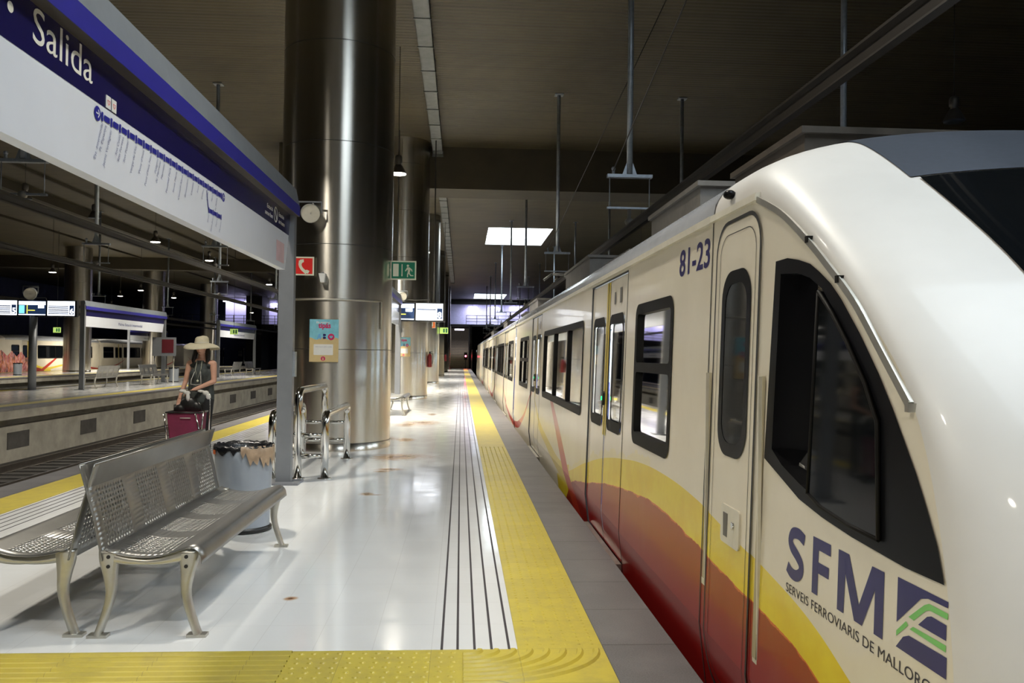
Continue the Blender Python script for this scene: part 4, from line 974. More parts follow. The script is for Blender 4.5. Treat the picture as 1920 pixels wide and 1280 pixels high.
# ---- litter bin with liner
def make_bin(label, loc, ragged=True):
    t = empty('litter_bin', loc, label, 'litter bin', 'grey litter bins')
    b = MB(); b.lathe([(.215, .0), (.222, .012), (.222, .04), (.218, .05), (.226, .30), (.236, .60), (.240, .70), (.234, .702), (.226, .68), (.212, .06), (0.01, .05)], n=40, caps=False); b.build('body', K['bin'], t)
    b = MB(); b.lathe([(.225, 0), (.238, .006), (.238, .03), (.222, .045)], n=40, caps=False); b.build('base_ring', K['black'], t)
    b = MB(); n = 60; rnd = random.Random(4); V = []
    for (r, z, jt) in ((.19, .60, .01), (.222, .70, .004), (.240, .728, .010), (.250, .712, .006), (.249, .675, .03)):
        V.append([b.vert(((r+rnd.uniform(-.004, .004))*math.cos(2*PI*k/n), (r+rnd.uniform(-.004, .004))*math.sin(2*PI*k/n), z+rnd.uniform(-jt, jt))) for k in range(n)])
    for i in range(4):
        for k in range(n): b.face((V[i][k], V[i][(k+1) % n], V[i+1][(k+1) % n], V[i+1][k]), 0, True)
    b.build('bin_liner', K['bag'], t)
    if ragged:
        b = MB(); V = []
        for (r, f) in ((.243, 0), (.252, .15), (.254, .5), (.252, 1)):
            row = []
            for k in range(27):
                a = math.radians(-82+k*4.5); dp = (.05+.10*abs(math.sin(k*PI/26))**.5+.035*math.sin(k*2.1)+.02*math.sin(k*5.3))*f
                row.append(b.vert((r*math.cos(a), r*math.sin(a), .725-dp)))
            V.append(row)
        for i in range(3):
            for k in range(26): b.face((V[i][k], V[i][k+1], V[i+1][k+1], V[i+1][k]), 0, True)
        b.build('torn_film', K['bagbeige'], t)
        b = MB(); b.grid(lambda u, v: (.256*math.cos(u), .256*math.sin(u), v), [math.radians(-150+6*k) for k in range(3)], [.655, .69]); b.build('orange_tag', K['orange'], t)
    return t
make_bin('grey plastic litter bin with black liner behind the front bench', (-1.83, 7.18, 0))
make_bin('dark litter bin on the opposite platform, left of the woman', (-14.3, 42.3, 0), False)
make_bin('grey litter bin beside the graffiti on the distant platform', (-26.6, 51.5, 0), False)

# ---- tubular guard rails in front of the column
for k, (x, h, lab) in enumerate(((-2.24, .77, 'lower chrome guard hoop left of the sign post'), (-1.935, 1.05, 'tallest chrome guard hoop, in the middle'), (-1.615, .77, 'lower chrome guard hoop on the platform side, right of the tall one'))):
    t = empty('guard_hoop', (x, 10.08, 0), lab, 'guard rail', 'chrome guard hoops')
    b = MB(); r = .12; path = [(0, 0, 0), (0, 0, h-r)]+[(0, r-r*math.cos(a), h-r+r*math.sin(a)) for a in [PI/2*q/8 for q in range(1, 9)]]
    path += [(0, 1.92-r+r*math.sin(a), h-r+r*math.cos(a)) for a in [PI/2*q/8 for q in range(0, 9)]]+[(0, 1.92, 0)]
    b.tube(path, .047, 20); b.build('hoop', K['chrome'], t)
    for yy in (0, 1.92):
        b = MB(); b.lathe([(.085, 0), (.085, .008), (.045, .012)], (0, yy, 0), 20); b.build('foot_flange', K['chrome'], t)
    if k < 2:
        wd = (-1.935+2.24) if k == 0 else (-1.615+1.935)
        for yy in (0, 1.92):
            for zz in (.27, .52)+((.76,) if False else ()):
                b = MB(); b.cyl((.035, yy, zz), (wd-.035, yy, zz), .028, 14); b.build('cross_rail', K['chrome'], t)

# ---- signs on the first column
def flat_sign(name, w_, h_, x, y, z, label, cat, base, frame=.012, group=None, rz=0):
    t = empty(name, (x, y, z), label, cat, group, rz)
    b = MB(); b.box(-w_/2, w_/2, 0, .012, -h_/2, h_/2); b.build('plate', K['lumi'], t)
    b = MB(); b.box(-w_/2+frame, w_/2-frame, -.002, 0, -h_/2+frame, h_/2-frame); b.build('field', base, t)
    return t
t = flat_sign('telephone_sign', .305, .285, -2.41, 12.78, 2.835, 'red emergency telephone sign on the big steel column', 'sign', K['red'], .022)
b = MB(); ph = catmull([(-.045, .075), (-.058, .02), (-.035, -.035), (.005, -.075), (.045, -.10)], 5)
b2 = []
for i, (u, v) in enumerate(ph):
    a = Vector(ph[max(i-1, 0)]); c = Vector(ph[min(i+1, len(ph)-1)]); d = (c-a).normalized(); k = i/(len(ph)-1); wd = .022+.014*(abs(k-.5)*2)**4; n = Vector((-d.y, d.x))*wd; b2.append(((u+n.x, v+n.y), (u-n.x, v-n.y)))
add_shape(b, [[p[0] for p in b2]+[p[1] for p in b2][::-1]], lambda u, v: (u, -.004, v))
add_shape(b, [[(-.062, .095), (-.005, .105), (.0, .062), (-.02, .05), (-.058, .055)]], lambda u, v: (u, -.0042, v)); add_shape(b, [[(.02, -.105), (.065, -.115), (.088, -.075), (.045, -.055), (.03, -.065)]], lambda u, v: (u, -.0042, v))
b.build('receiver_symbol', K['lumi'], t, normals=False)
b = MB(); b.box(-.01, .01, .012, .10, -.1, .1); b.build('bracket', K['post'], t)
t = flat_sign('exit_sign', .42, .31, -.955, 13.55, 2.875, 'green running man exit sign on the right of the big steel column', 'sign', K['green'], .022)
b = MB(); Q = lambda u, v: (u, -.004, v)
add_shape(b, [[(-.165, -.10), (-.075, -.10), (-.075, .105), (-.165, .105)]], Q)
add_shape(b, [[(-.027, .10), (-.013, .10), (-.013, -.075), (-.006, -.075), (-.02, -.105), (-.034, -.075), (-.027, -.075)]], Q)
add_shape(b, [disc(.075, .075, .020, 16)], Q)
add_shape(b, [[(.062, .05), (.105, .05), (.115, .0), (.10, -.045), (.07, -.045), (.075, .0)]], Q)
add_shape(b, [[(.062, .05), (.035, .005), (.03, -.005), (.042, -.012), (.078, .02)]], Q)
add_shape(b, [[(.045, -.005), (.03, .0), (.03, -.012), (.045, -.018)]], Q)
add_shape(b, [[(.10, .05), (.145, .015), (.15, -.02), (.138, -.02), (.130, .0), (.098, .025)]], Q)
add_shape(b, [[(.07, -.04), (.098, -.04), (.080, -.07), (.078, -.11), (.062, -.11), (.062, -.065)]], Q)
add_shape(b, [[(.085, -.045), (.10, -.03), (.125, -.075), (.165, -.078), (.165, -.092), (.115, -.092)]], Q)
b.build('running_figure', K['lumi'], t, normals=False)
b = MB(); b.box(-.25, -.21, .0, .05, -.155, .155); b.box(-.255, -.2, -.03, 0.012, -.02, .02); b.build('bracket', K['lumi'], t)
def poster(x, y, z, s, label):
    t = empty('poster', (x, y, z), label, 'poster', 'beach posters on the columns')
    b = MB(); b.box(-.22*s, .22*s, 0, .006, -.325*s, .325*s, 0); b.build('sheet', K['sand'], t)
    b = MB(); wavy = [(.22-.44*k/16, .03+.018*math.sin(k*.9)) for k in range(17)]
    add_shape(b, [[(-.22, .325), (.22, .325)]+wavy], lambda u, v: (u*s, -.001, v*s)); b.build('sea_print', K['sea'], t, normals=False)
    b = MB(); add_text(b, 'tipás', .11*s, lambda u, v: (-.085*s+u, -.0022, .195*s+v), .004*s, wid=.19*s); b.build('title_lettering', K['magenta'], t, normals=False)
    b = MB(); add_text(b, 'Els nostres', .04*s, lambda u, v: (-.12*s+u, -.0022, .265*s+v), .001*s, wid=.2*s)
    add_shape(b, [rrect(-.155, .14, -.22, -.055, .01, 2)], lambda u, v: (u*s, -.0018, v*s)); b.build('text_box', K['white'], t, normals=False)
    b = MB()
    add_shape(b, [[(-.11, .02), (-.08, .10), (-.055, .10), (-.04, .02), (-.06, .02), (-.066, .045), (-.085, .045), (-.09, .02)]], lambda u, v: (u*s, -.0024, v*s)); b.build('letter_a', K['sea_deep'], t, normals=False)
    b = MB()
    for v0 in (.025, .068): add_shape(b, [[(-.015, v0), (.02, v0+.002), (.033, v0+.018), (.02, v0+.034), (-.015, v0+.036)]], lambda u, v: (u*s, -.0024, v*s))
    b.build('letter_b', K['dkblue'], t, normals=False)
    b = MB(); add_shape(b, [disc(.108, .058, .050, 24), [(.108+.026*math.sin(a)**3, .058+.024*(.85*math.cos(a)-.3*math.cos(2*a)-.12*math.cos(3*a))) for a in [2*PI*i/20 for i in range(20)]]], lambda u, v: (u*s, -.0024, v*s))
    add_shape(b, [disc(-.01, -.275, .034, 20), [(-.02, -.30), (.0, -.30), (-.003, -.262), (-.018, -.255)]], lambda u, v: (u*s, -.0024, v*s)); b.build('heart_ring', K['magenta'], t, normals=False)
    b = MB(); add_text(b, 'Informació sobre tarifes', .018*s, lambda u, v: (-.13*s+u, -.003, -.10*s+v), 0, wid=.25*s); b.build('fine_print', K['greytext'], t, normals=False)
    return t
K['sand'] = mat('poster_sand', (.62, .48, .24), .4, var=.08); K['sea'] = mat('poster_sea', (.22, .55, .66), .4, var=.15, scale=12); K['magenta'] = mat('poster_magenta', (.55, .02, .12), .4, var=0); K['sea_deep'] = mat('poster_blue', (.15, .40, .72), .4, var=0)
poster(-2.09, 12.785, 1.70, 1.0, 'beach poster on the big steel column')
poster(-1.90, 27.77, 1.76, .98, 'smaller looking beach poster on the second steel column')
# loudspeaker on the first column
def speaker(x, y, z, label, s=1.0, group='round white loudspeakers'):
    t = empty('loudspeaker', (x, y, z), label, 'loudspeaker', group); t.scale = (s, s, s)
    ax = Vector((.35, -1, -.28)).normalized(); Rm = ax.to_track_quat('Z', 'Y').to_matrix()
    b = MB(); b.lathe([(.05, -.16), (.115, -.15), (.135, -.05), (.142, .06), (.138, .075)], n=32, caps=False); b.face([b.vert((.05*math.cos(2*PI*k/16), .05*math.sin(2*PI*k/16), -.16)) for k in range(16)]); b.v = [tuple(Rm @ Vector(v)) for v in b.v]; b.build('housing', K['white'], t)
    b = MB(); b.lathe([(.136, .062), (.12, .060), (.01, .066)], n=32, caps=False); b.v = [tuple(Rm @ Vector(v)) for v in b.v]; b.build('grille', K['traincream'], t)
    b = MB(); b.tube([(-.17, .0, .0), (-.17, 0, .17), (.17, 0, .17), (.17, 0, 0)], .008, 6, sx=2); b.box(-.02, .02, 0, .35, .16, .18); b.build('yoke', K['post'], t)
speaker(-2.30, 12.62, 3.62, 'round white loudspeaker on the big steel column')
t = empty('wall_sensor', (-2.12, 12.72, 2.66), 'small white angled sensor beside the red telephone sign', 'sensor')
b = MB(); b.hexa([(-.02, -.05, -.075), (.04, -.06, -.075), (.04, .06, -.075), (-.02, .06, -.075)], [(-.05, -.04, .06), (.05, -.04, .06), (.05, .08, .06), (-.05, .08, .06)]); b.build('housing', K['white'], t)
b = MB(); b.cyl((0, .02, .06), (0, .02, .08), .02, 12); b.cyl((0, .05, .0), (0, .1, 0), .015, 8); b.build('mount', K['post'], t)
# conduit round the column
b = MB(); ar = [math.radians(218+k*5) for k in range(23)]
b.tube([(CX+(R_C+.015)*math.cos(a), 13.7+(R_C+.015)*math.sin(a), 2.335) for a in ar]+[(CX+(R_C+.015)*math.cos(ar[-1]), 13.7+(R_C+.015)*math.sin(ar[-1]), 1.9)], .016, 8)
o = b.build('cable_conduit', K['alu'], off=(CX, 12.8, 2.3)); o.location = (CX, 12.8, 2.3); tag(o, 'thin grey conduit running round the big steel column above the poster', 'conduit')

# ---- pendant high-bay lamps
def lamp(x, y, z, label, lit=True, dx=0):
    t = empty('pendant_lamp', (x, y, z), label, 'lamp', 'hanging bell lamps')
    b = MB(); b.cyl((0, 0, .42), (0, 0, H-z), .008, 6); b.build('cord', K['black'], t)
    b = MB(); b.lathe([(.03, .44), (.07, .42), (.085, .38), (.085, .26), (.06, .24), (.075, .20)], n=20); b.build('gear_housing', K['lampmetal'], t)
    b = MB(); b.lathe([(.06, .22), (.10, .17), (.15, .08), (.185, .0), (.19, -.01)], n=28, caps=False); b.build('reflector', K['lampmetal'], t)
    b = MB(); b.lathe([(.178, -.004), (.176, -.02), (.10, -.035)], n=28); b.build('lens', K['bulb'] if lit else K['greyband'], t)
    if lit:
        ld = bpy.data.lights.new('lamp_light', 'AREA'); ld.shape = 'DISK'; ld.size = .36; ld.energy = LAMP_W*lit; ld.spread = math.radians(140); ld.color = (1, .93, .80)
        lo = bpy.data.objects.new('lamp_light', ld); COL.objects.link(lo); lo.parent = t; lo.location = (0, 0, -.06)
LM = [(-1.535, 19.7, 1.7, 'lit bell lamp hanging to the right of the big steel column'),
      (-11.99, 33.1, .7, 'lit bell lamp, largest of those under the line map panel'), (-11.8, 39.4, .7, 'lit bell lamp below the slanting lower edge of the sign, near its middle'), (-12.05, 52.6, 1, 'lit bell lamp just left of the grey sign post'),
      (-11.87, 27.4, 0, 'dark unlit bell lamp hanging nearest the left sign panel'), (-12.4, 24.2, 0, 'dark unlit bell lamp at the far left under the sign panel'),
      (-22.43, 46.8, 1.6, 'lit bell lamp above the left hanging screens'), (-22.5, 59.5, 2, 'lit bell lamp between the two left steel columns'), (-22.8, 67.1, 1, 'lit bell lamp over the distant train, right of the second left column'), (-32.7, 79.5, 1, 'small lit bell lamp low over the distant train'), (8.75, 14.2, 0, 'dark bell lamp hanging over the train roof at the right'),
      (.4, 5.4, .24, None), (-3.2, .5, .4, None), (-3.3, 8.8, .5, None), (-1.5, -4, .5, None), (-11.9, 14, .6, None), (-1.535, 34.7, 1.8, None), (-1.535, 49.7, 1.8, None), (-1.535, 66, 1.8, None), (-1.535, 82, 1.8, None), (-3.0, 24, 1.8, None), (-3.2, 38, 1.8, None), (-26.5, 66, 2, None), (8.75, 40, 1, None), (-22.4, 90, 1, None)]  # unseen lamps; some added off the row to brighten the floor and the person
for x, y, l_, lab in LM:
    lamp(x, y, 5.8, lab or 'unseen bell lamp hidden behind other things or out of the frame', l_)

# ---- rigid overhead conductor rails and their hangers
for i, (x, z, lab) in enumerate(((2.65, 3.46, 'dark overhead conductor rail running above the large train'), (6.15, 3.5, 'dark overhead conductor rail of the second track at the right'), (-6.7, 3.67, 'dark overhead conductor rail above the near left track'), (-9.85, 3.67, 'dark overhead conductor rail above the second left track'), (-19.0, 3.6, 'overhead conductor rail beyond the opposite platform'), (-22.7, 3.6, 'overhead conductor rail in front of the distant platform'))):
    b = MB(); b.prism([(-.035, 0), (.035, 0), (.028, .02), (.014, .03), (.014, .10), (.05, .12), (.05, .14), (-.05, .14), (-.05, .12), (-.014, .10), (-.014, .03), (-.028, .02)], -8, 96, lambda u, v, w_: (x+u, w_, z+v))
    o = b.build('conductor_rail', K['beam'], off=(x, 44, z)); o.location = (x, 44, z); tag(o, lab, 'conductor rail', 'overhead conductor rails')
def hanger(x, y, zr, label, wide=True):
    t = empty('rail_hanger', (x, y, zr), label, 'hanger', 'galvanised rail hangers')
    zb = 4.36-zr
    b = MB(); b.tube([(0, 0, zb+.06), (0, 0, H-zr-.02)], .048, 14); b.box(-.12, .12, -.12, .12, H-zr-.03, H-zr)
    b.prism([(-.12, zb+.05), (.12, zb+.05), (.05, zb+.24), (-.05, zb+.24)], -.006, .006, lambda u, v, w_: (u, w_, v)); b.build('pole', K['galv'], t)
    b = MB(); b.box(-.36, .36, -.05, .05, zb, zb+.05); b.build('upper_bar', K['galv'], t)
    b = MB(); b.box(-.36, .36, -.03, .03, zb-.50, zb-.47); b.build('lower_bar', K['galv'], t)
    b = MB()
    for s in (-.32, .32): b.cyl((s, 0, zb-.48), (s, 0, zb+.01), .008, 6)
    b.build('tie_rod', K['galv'], t)
    b = MB(); b.lathe([(.02, .14), (.06, .16), (.075, .20), (.055, .24), (.03, .26), (.03, zb-.49)], n=16); b.build('insulator', K['boxgrey'], t)
    b = MB(); b.cyl((-.26, 0, zb+.05), (-.26, 0, zb+.12), .025, 8); b.ball((-.26, 0, zb+.14), .035, n=10, m=6); b.build('anchor_clamp', K['galv'], t)
HY = [13.0, 22.9, 34.3, 44.6, 54.8, 65, 76, 87]
first = 1
for xi, (x, zr) in enumerate(((2.65, 3.46), (6.15, 3.5), (-6.7, 3.67), (-9.85, 3.67), (-19.0, 3.6))):
    for k, y in enumerate(HY):
        where = ['above the large train', 'of the second track, right', 'above the near left track', 'above the second left track', 'beyond the opposite platform'][xi]
        nth = ['nearest', 'second', 'third', 'fourth', 'fifth', 'sixth', 'seventh', 'eighth', 'farthest'][k]
        hanger(x, y, zr, 'galvanised hanger pole %s, %s in depth' % (where, nth))
# stay wires
for x0, y0, z0, x1, y1, z1, lab in ((2.38, 13, 4.46, 3.4, 4.0, 8.8, 'thin stay wire rising from the hanger to the ceiling at the upper right'), (2.38, 22.9, 4.46, 4.0, 14.5, 8.8, 'thin stay wire behind the first hanger'), (-6.9, 22.9, 4.46, -6.9, 9, 8.8, 'thin stay wire over the near left track'), (-13, 60, 7.3, -12.4, 10, 7.5, 'long thin cable running over the opposite platform')):
    b = MB(); b.cyl((x0, y0, z0), (x1, y1, z1), .010, 6); o = b.build('stay_wire', K['black'], off=(x0, y0, z0)); o.location = (x0, y0, z0); tag(o, lab, 'wire')

# ---- hanging information screens
def screens(x, y, z, label, nums, pole=False, sw=.95):
    t = empty('information_display', (x, y, 0 if pole else z), label, 'display', 'departure screens'); zo = z if pole else 0; n = len(nums); W = sw*n
    b = MB(); b.box(-W/2-.05, W/2+.05, 0, .16, zo-.32, zo+.30); b.build('casing', K['black'], t)
    for k, num in enumerate(nums):
        xa = -W/2+k*sw+.03; xb = xa+sw-.06
        b = MB(); b.box(xa, xb, -.006, 0, zo-.27, zo+.27); p = b.build('screen', K['screen_dark'] if num == 'map' else K['screen_white'], t)
        Q = lambda u, v: (u, -.009, v); b = MB()
        if num == 'map':
            add_shape(b, [[(xa+.01, zo+.12), (xb-.01, zo+.12), (xb-.01, zo+.25), (xa+.01, zo+.25)]], Q); add_shape(b, [[(xb-.28, zo), (xb-.06, zo), (xb-.06, zo+.10), (xb-.28, zo+.10)]], Q); add_shape(b, [[(xa+.01, zo-.26), (xb-.01, zo-.26), (xb-.01, zo-.23), (xa+.01, zo-.23)]], Q)
            b.build('screen_panel', K['screen_white'], p, normals=False)
            b = MB(); add_shape(b, [[(xa+.30, zo-.22), (xa+.33, zo-.22), (xa+.33, zo+.11), (xa+.30, zo+.11)]], Q); add_shape(b, [[(xa+.35, zo-.10), (xa+.60, zo-.10), (xa+.60, zo-.07), (xa+.35, zo-.07)]], Q); b.build('screen_route', K['screen_yellow'], p, normals=False)
            b = MB(); add_shape(b, [[(xa+.02, zo-.2), (xa+.22, zo-.2), (xa+.22, zo+.10), (xa+.02, zo+.10)]], Q); b.build('screen_column', K['screen_cyan'], p, normals=False)
        else:
            for r in range(1 if num == '8' else 6): add_shape(b, [[(xa+.03, zo+.06-r*.055), (xb-.22, zo+.06-r*.055), (xb-.22, zo+.095-r*.055), (xa+.03, zo+.095-r*.055)]], Q)
            add_shape(b, [[(xb-.19, zo-.22), (xb-.02, zo-.22), (xb-.02, zo+.12), (xb-.19, zo+.12)]], Q); b.build('screen_text', K['screen_dark'], p, normals=False)
            b = MB(); add_text(b, num, .27, lambda u, v: (xb-.175+u, -.012, zo-.19+v), .006, wid=.13); b.build('track_number', K['screen_white'], p, normals=False)
    if pole:
        b = MB(); b.lathe([(.14, 0), (.14, zo-.30)], (0, .10, 0), 24); b.build('pole', K['post'], t); b = MB(); b.lathe([(.26, 0), (.26, .015)], (0, .10, 0), 24); b.build('base_plate', K['post'], t)
    else:
        for s in (-.6, .6):
            b = MB(); b.cyl((s, .08, .3), (s, .08, H-z), .02, 8); b.build('drop_rod', K['dark_steel'], t)
    b = MB(); b.tube([(-.5, .08, zo+.30), (-.45, .08, zo+.40), (0, .08, zo+.38), (.45, .08, zo+.40), (.5, .08, zo+.30)], .012, 6); b.build('cable_loop', K['dark_steel'], t)
    return t
screens(-1.50, 27.0, 2.90, 'hanging display with track number 8 in front of the second steel column', ['map', '8'], False, .93)
speaker(-1.93, 27.0, 3.40, 'round loudspeaker above the display with number 8', 1.0)
screens(-16.05, 32.0, 3.08, 'three part display on a thick pole at the far left, numbers 5 and 6', ['5', 'map', '6'], True, 1.05)
speaker(-16.1, 31.95, 3.62, 'round loudspeaker above the far left display', 1.6)
# side display seen edge on near column
# ---- small signs further along
t = flat_sign('fire_sign', .34, .42, -1.50, 42.98, 3.10, 'small orange fire equipment sign on the third steel column', 'sign', K['orange'], .02)
b = MB(); add_shape(b, [rrect(-.04, .04, -.13, .10, .03, 3)], lambda u, v: (u, -.004, v)); b.build('symbol', K['lumi'], t, normals=False)
for (x, y, z, lab) in ((-.90, 43.6, 2.79, 'lit green exit sign beside the third steel column'), (-24.6, 52, 2.75, 'small lit green exit sign above the graffiti train'), (-13.2, 49, 2.72, 'small lit green exit sign above the dark litter bin'), (-12.9, 62, 2.9, 'small lit green exit sign at the end of the pale sign frame')):
    t = empty('lit_exit_sign', (x, y, z), lab, 'sign', 'small lit exit signs')
    b = MB(); b.box(-.22, .22, 0, .05, -.16, .16); b.build('light_box', K['exitgreen'], t)
    b = MB(); add_shape(b, [[(-.04, -.10), (.04, -.10), (.04, .10), (-.04, .10)]], lambda u, v: (u, -.004, v)); add_shape(b, [[(.09, -.11), (.17, -.11), (.17, .11), (.09, .11)]], lambda u, v: (u, -.004, v)); b.build('symbol', K['green'], t, normals=False)
    b = MB(); b.cyl((0, .02, .16), (0, .02, H-z), .012, 6); b.build('drop_rod', K['dark_steel'], t)
# fire extinguisher on the second column
for (x, y, lab) in ((-1.07, 28.75, 'red fire extinguisher on the right side of the second steel column'), (-1.08, 58.9, 'tiny red fire extinguisher on the fourth steel column')):
    t = empty('fire_extinguisher', (x, y, 1.08), lab, 'fire extinguisher', 'red fire extinguishers')
    b = MB(); b.lathe([(.06, 0), (.075, .02), (.075, .38), (.05, .44), (.025, .47)], n=20); b.build('cylinder', K['darkred'], t)
    b = MB(); b.box(-.025, .025, -.025, .025, .47, .52); b.box(-.02, .09, -.012, .012, .52, .54); b.build('valve', K['black'], t)
    b = MB(); b.tube([(.02, 0, .50), (.10, -.02, .46), (.11, -.02, .30), (.09, -.02, .12)], .012, 8); b.build('hose', K['black'], t)
    b = MB(); b.box(-.12, -.02, -.02, .02, .1, .16); b.build('wall_hook', K['post'], t)
# red signal at the platform end
t = empty('signal', (.57, 96.6, -1.45), 'small red signal light glowing at the end of the platform', 'signal')
b = MB(); b.cyl((0, 0.1, 0), (0, 0.1, 2.5), .05, 10); b.build('mast', K['dark_steel'], t)
b = MB(); b.box(-.18, .18, -.02, .15, 2.45, 3.3); b.build('housing', K['black'], t)
b = MB(); b.lathe([(.001, 0), (.10, .0)], n=20, caps=False); b.v = [(x, -.03, 2.87+y) for x, y, z in b.v]; b.build('red_lens', K['signal'], t)
# map boards on the opposite platform
for (x, y, lab) in ((-14.3, 37.9+3, 'red and grey notice board on posts, left of the dark litter bin'),):
    t = empty('notice_board', (x, y, 0), lab, 'notice board')
    for s in (-.45, .45):
        b = MB(); b.cyl((s, 0, 0), (s, 0, 2.2), .03, 10); b.build('post', K['chrome'], t)
    b = MB(); b.box(-.55, .55, -.04, .04, 1.3, 2.2); b.build('board', K['post'], t)
    b = MB(); b.box(-.10, .45, -.05, -.04, 1.45, 2.1); b.build('red_panel', mat('notice_maroon', (.10, .006, .012), .5), t)

# ================================================================== the woman with the shopping trolley
K['skin'] = mat('skin', (.64, .36, .26), .5, var=.08, scale=10)
K['hair'] = mat('dark_hair', (.018, .012, .010), .45, var=.2, scale=40)
K['shirt'] = mat('charcoal_top_fabric', (.055, .065, .065), .8, var=.2, scale=15)
K['trouser'] = mat('black_trouser_fabric', (.012, .013, .016), .8, var=.2)
K['straw'] = mat('straw_hat', (.66, .60, .44), .7, var=.12, scale=60, bmp=.3, bscale=80)
K['burgundy'] = mat('burgundy_trolley_fabric', (.17, .014, .055), .7, var=.15, scale=10)
K['cloth'] = mat('white_cloth', (.62, .62, .60), .7, var=.1)
def caps(b, p0, p1, r0, r1, n=14):
    p0 = Vector(p0); p1 = Vector(p1); b.tube([p0, p1], [r0, r1], n); b.ball(p0, r0, n=n, m=8); b.ball(p1, r1, n=n, m=8)
def chain(b, pts):
    for (p, r), (q, s_) in zip(pts, pts[1:]): caps(b, p, q, r, s_)
def fuse(o, vox, it=4):
    m = o.modifiers.new('fuse', 'REMESH'); m.mode = 'VOXEL'; m.voxel_size = vox; m.use_smooth_shade = True
    m = o.modifiers.new('soften', 'SMOOTH'); m.factor = .5; m.iterations = it
W_ = empty('person', (-3.77, 12.3, 0), 'person in a wide straw hat and dark sleeveless top holding a trolley handle', 'person', None, math.radians(-6))
b = MB()
b.ball((.0, -.005, 1.565), .070, .085, .100, 20, 14); b.ball((0, -.035, 1.515), .045, .045, .05)            # skull, jaw
b.ball((0, -.093, 1.553), .010, .018, .018); b.ball((0, -.088, 1.575), .007, .012, .02)                      # nose
b.ball((0, -.080, 1.522), .020, .012, .008); b.ball((0, -.076, 1.495), .016, .014, .014)                     # lips, chin
for s in (-1, 1):
    b.ball((s*.028, -.075, 1.583), .013, .010, .007); b.ball((s*.072, .005, 1.555), .010, .018, .028); b.ball((s*.034, -.062, 1.55), .020, .018, .02)
caps(b, (0, .01, 1.49), (0, .015, 1.39), .046, .052)
chain(b, [((0, .01, 1.36), .075), ((0, .01, 1.15), .105), ((0, .01, .95), .12), ((0, .01, .86), .125)])
for s in (-1, 1): caps(b, (s*.05, .01, 1.36), (s*.165, .01, 1.335), .055, .050)
# image-left arm hangs to the trolley, image-right arm bends across to the handle
chain(b, [((-.175, .01, 1.33), .048), ((-.225, .0, 1.08), .036), ((-.262, -.10, .84), .026)])
chain(b, [((.175, .01, 1.33), .050), ((.20, -.02, 1.08), .038), ((.0, -.235, .965), .026)])
def hand(b, wrist, d, palm_n, curl=1.0, side=1):
    wrist = Vector(wrist); d = Vector(d).normalized(); n = Vector(palm_n).normalized(); a = d.cross(n).normalized()*side
    for k in range(4): caps(b, wrist+a*(.010*(k-1.5)), wrist+d*.075+a*(.019*(k-1.5)), .013, .012, 10)
    for k, ln in enumerate((.030, .036, .034, .026)):
        p = wrist+d*.078+a*(.019*(k-1.5)); dd = d
        for j in range(3):
            dd = (dd+n*(.55*curl)).normalized(); q = p+dd*ln*(1-.15*j); caps(b, p, q, .0082-.0006*j, .0076-.0006*j, 8); p = q
    p = wrist+d*.025-a*.026; q = p+(d*.6-a*.55+n*.35).normalized()*.035; r = q+(d*.8-a*.1+n*.5).normalized()*.028; caps(b, p, q, .012, .0095, 8); caps(b, q, r, .0095, .008, 8)
hand(b, (-.262, -.10, .84), (-.02, -.25, -1), (.3, -1, 0), .6)
hand(b, (.0, -.235, .965), (-1, -.35, -.35), (-.2, -.1, -1), 1.0, -1)
for s in (-1, 1): chain(b, [((s*.085, .01, .84), .085), ((s*.09, -.01, .47), .052), ((s*.095, .02, .10), .036)]); caps(b, (s*.095, .03, .045), (s*.11, -.14, .035), .038, .026)
body = b.build('body', K['skin'], W_); fuse(body, .0065, 3)
b = MB()
chain(b, [((0, .012, 1.335), .088), ((0, .005, 1.20), .118), ((0, .01, 1.05), .118), ((0, .01, .93), .140), ((0, .01, .84), .150)])
for s in (-1, 1): caps(b, (s*.04, .012, 1.335), (s*.140, .012, 1.325), .066, .052); caps(b, (s*.065, -.05, 1.19), (s*.06, -.02, 1.1), .075, .07); caps(b, (s*.10, .01, 1.18), (s*.10, .01, .83), .075, .095)
top = b.build('sleeveless_top', K['shirt'], W_); fuse(top, .009, 5)
b = MB()
for s in (-1, 1): chain(b, [((s*.085, .01, .82), .108), ((s*.09, .0, .48), .072), ((s*.095, .02, .10), .058)])
tr_ = b.build('trousers', K['trouser'], W_); fuse(tr_, .009, 4)
b = MB()
for s in (-1, 1): caps(b, (s*.095, .035, .042), (s*.115, -.155, .034), .045, .033)
sh = b.build('shoes', K['black'], W_); fuse(sh, .008, 2)
b = MB()
b.ball((0, .045, 1.585), .088, .078, .105, 20, 14)
for s in (-1, 1): chain(b, [((s*.080, .02, 1.58), .026), ((s*.094, .005, 1.48), .036), ((s*.105, -.02, 1.39), .034), ((s*.095, -.035, 1.34), .022)])
chain(b, [((0, .075, 1.55), .06), ((0, .085, 1.42), .06), ((0, .08, 1.35), .04)])
hr = b.build('hair', K['hair'], W_); fuse(hr, .008, 3)
b = MB()
prof = [(.255, 1.555), (.235, 1.585), (.18, 1.612), (.125, 1.625), (.098, 1.628), (.098, 1.66), (.092, 1.705), (.07, 1.728), (.03, 1.736), (.002, 1.737)]
n = 40; rings = []
for r, z in prof: rings.append([b.vert((r*math.cos(2*PI*k/n), r*.96*math.sin(2*PI*k/n)+.005, z+(.018*math.cos(2*2*PI*k/n+.5)-.012*math.cos(2*PI*k/n) if r > .15 else 0)+.006*math.cos(2*PI*k/n))) for k in range(n)])
for i in range(len(prof)-1):
    for k in range(n): b.face((rings[i][k], rings[i][(k+1) % n], rings[i+1][(k+1) % n], rings[i+1][k]), 0, True)
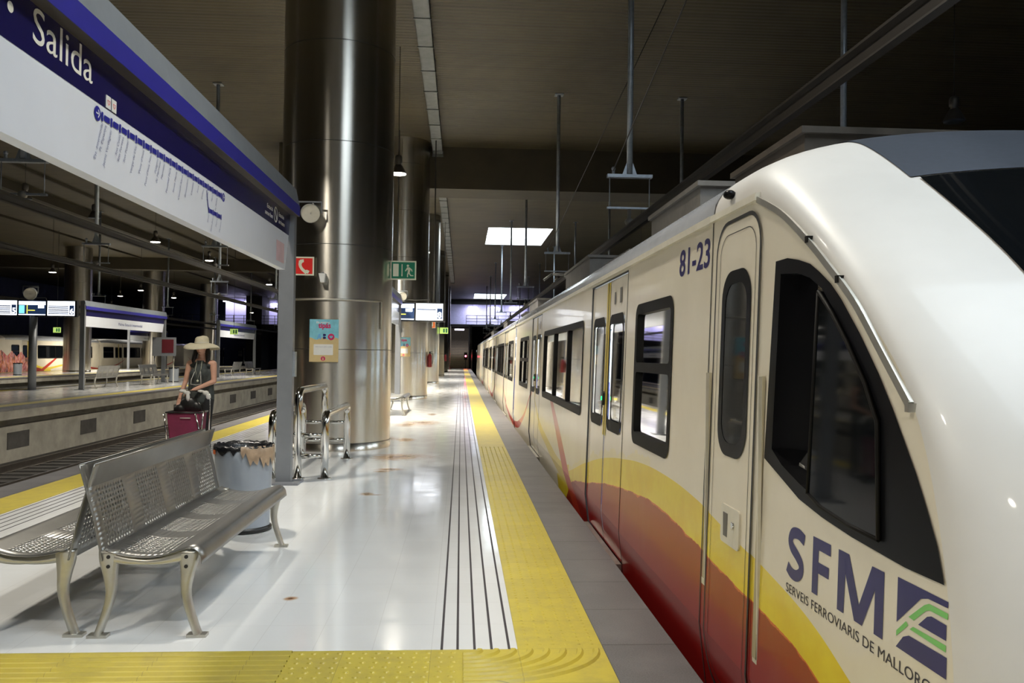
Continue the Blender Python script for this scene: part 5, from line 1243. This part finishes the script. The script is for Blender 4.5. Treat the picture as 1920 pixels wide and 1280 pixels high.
hat = b.build('sun_hat', K['straw'], W_); md = hat.modifiers.new('thickness', 'SOLIDIFY'); md.thickness = .005
b = MB(); b.lathe([(.0995, 1.630), (.0995, 1.652)], n=32, caps=False); b.build('hat_band', K['traincream'], hat)
b = MB(); b.tube([(-.045, -.120, 1.22), (-.08, -.150, 1.10), (-.085, -.152, 1.04), (.0, -.165, 1.03), (.065, -.150, 1.045), (.06, -.150, 1.12), (.045, -.125, 1.22)], .0045, 6); b.build('white_cord', K['cloth'], W_)
b = MB(); b.tube([(-.035, -.07, 1.38), (-.03, -.13, 1.24), (.02, -.163, 1.11), (.05, -.125, 1.26), (.04, -.07, 1.38)], .0025, 5); b.ball((.02, -.165, 1.09), .016, .008, .016, 12, 8); b.build('necklace', K['lumi'], W_)
# trolley
t = empty('shopping_trolley', (-3.75, 11.72, 0), 'burgundy fabric shopping trolley with silver legs in front of the person', 'trolley')
b = MB(); b.hexa([(-.19, -.15, .10), (.17, -.15, .10), (.17, .15, .10), (-.19, .15, .10)], [(-.245, -.17, .67), (.20, -.17, .67), (.20, .17, .67), (-.245, .17, .67)]); bag = b.build('fabric_bag', K['burgundy'], t)
md = bag.modifiers.new('round', 'BEVEL'); md.width = .02; md.segments = 3
b = MB(); b.tube([(-.25, -.175, .675), (.205, -.175, .675), (.205, .175, .675), (-.25, .175, .675), (-.25, -.175, .675)], .012, 8); b.build('top_hem', K['black'], bag)
b = MB(); b.tube([(-.06, -.178, .60), (.08, -.178, .60)], .005, 5); b.build('zip_pull', K['cloth'], bag)
b = MB()
for (p, q) in (((.15, -.19, .66), (.27, -.19, .14)), ((.26, -.185, .70), (.19, -.185, .14)), ((-.27, -.185, .66), (-.21, -.185, .14))): b.cyl(p, q, .011, 8)
b.build('silver_leg', K['chrome'], t)
b = MB()
for x in (-.20, .25): b.cyl((x, -.14, .085), (x+.03, -.14, .085), .085, 20)
b.build('wheel', K['black'], t)
b = MB(); b.tube([(.24, .10, .12), (.24, .16, .90), (.20, .20, .95), (-.10, .20, .95), (-.14, .16, .90), (-.2, .10, .12)], .012, 8); b.build('handle_frame', K['chrome'], t)
t = empty('carrier_bag', (-3.78, 11.86, 0), 'black shoulder bag and white cloth hanging on the trolley handle', 'bag')
b = MB(); b.ball((-.02, .0, .76), .12, .06, .12, 18, 12); b.ball((-.13, -.02, .70), .09, .05, .07); b.ball((.08, 0, .72), .08, .05, .09); o = b.build('bag_body', K['black'], t); fuse(o, .01, 3)
b = MB()
for c, r in (((-.10, -.02, .955), (.05, .03, .028)), ((-.03, -.03, .93), (.045, .03, .03)), ((-.015, -.05, .87), (.028, .02, .06)), ((.22, -.02, .93), (.045, .03, .035)), ((.26, -.03, .88), (.035, .025, .04)), ((.15, -.02, .955), (.05, .02, .02))): b.ball(c, *r)
o = b.build('white_cloth', K['cloth'], t); fuse(o, .008, 2)
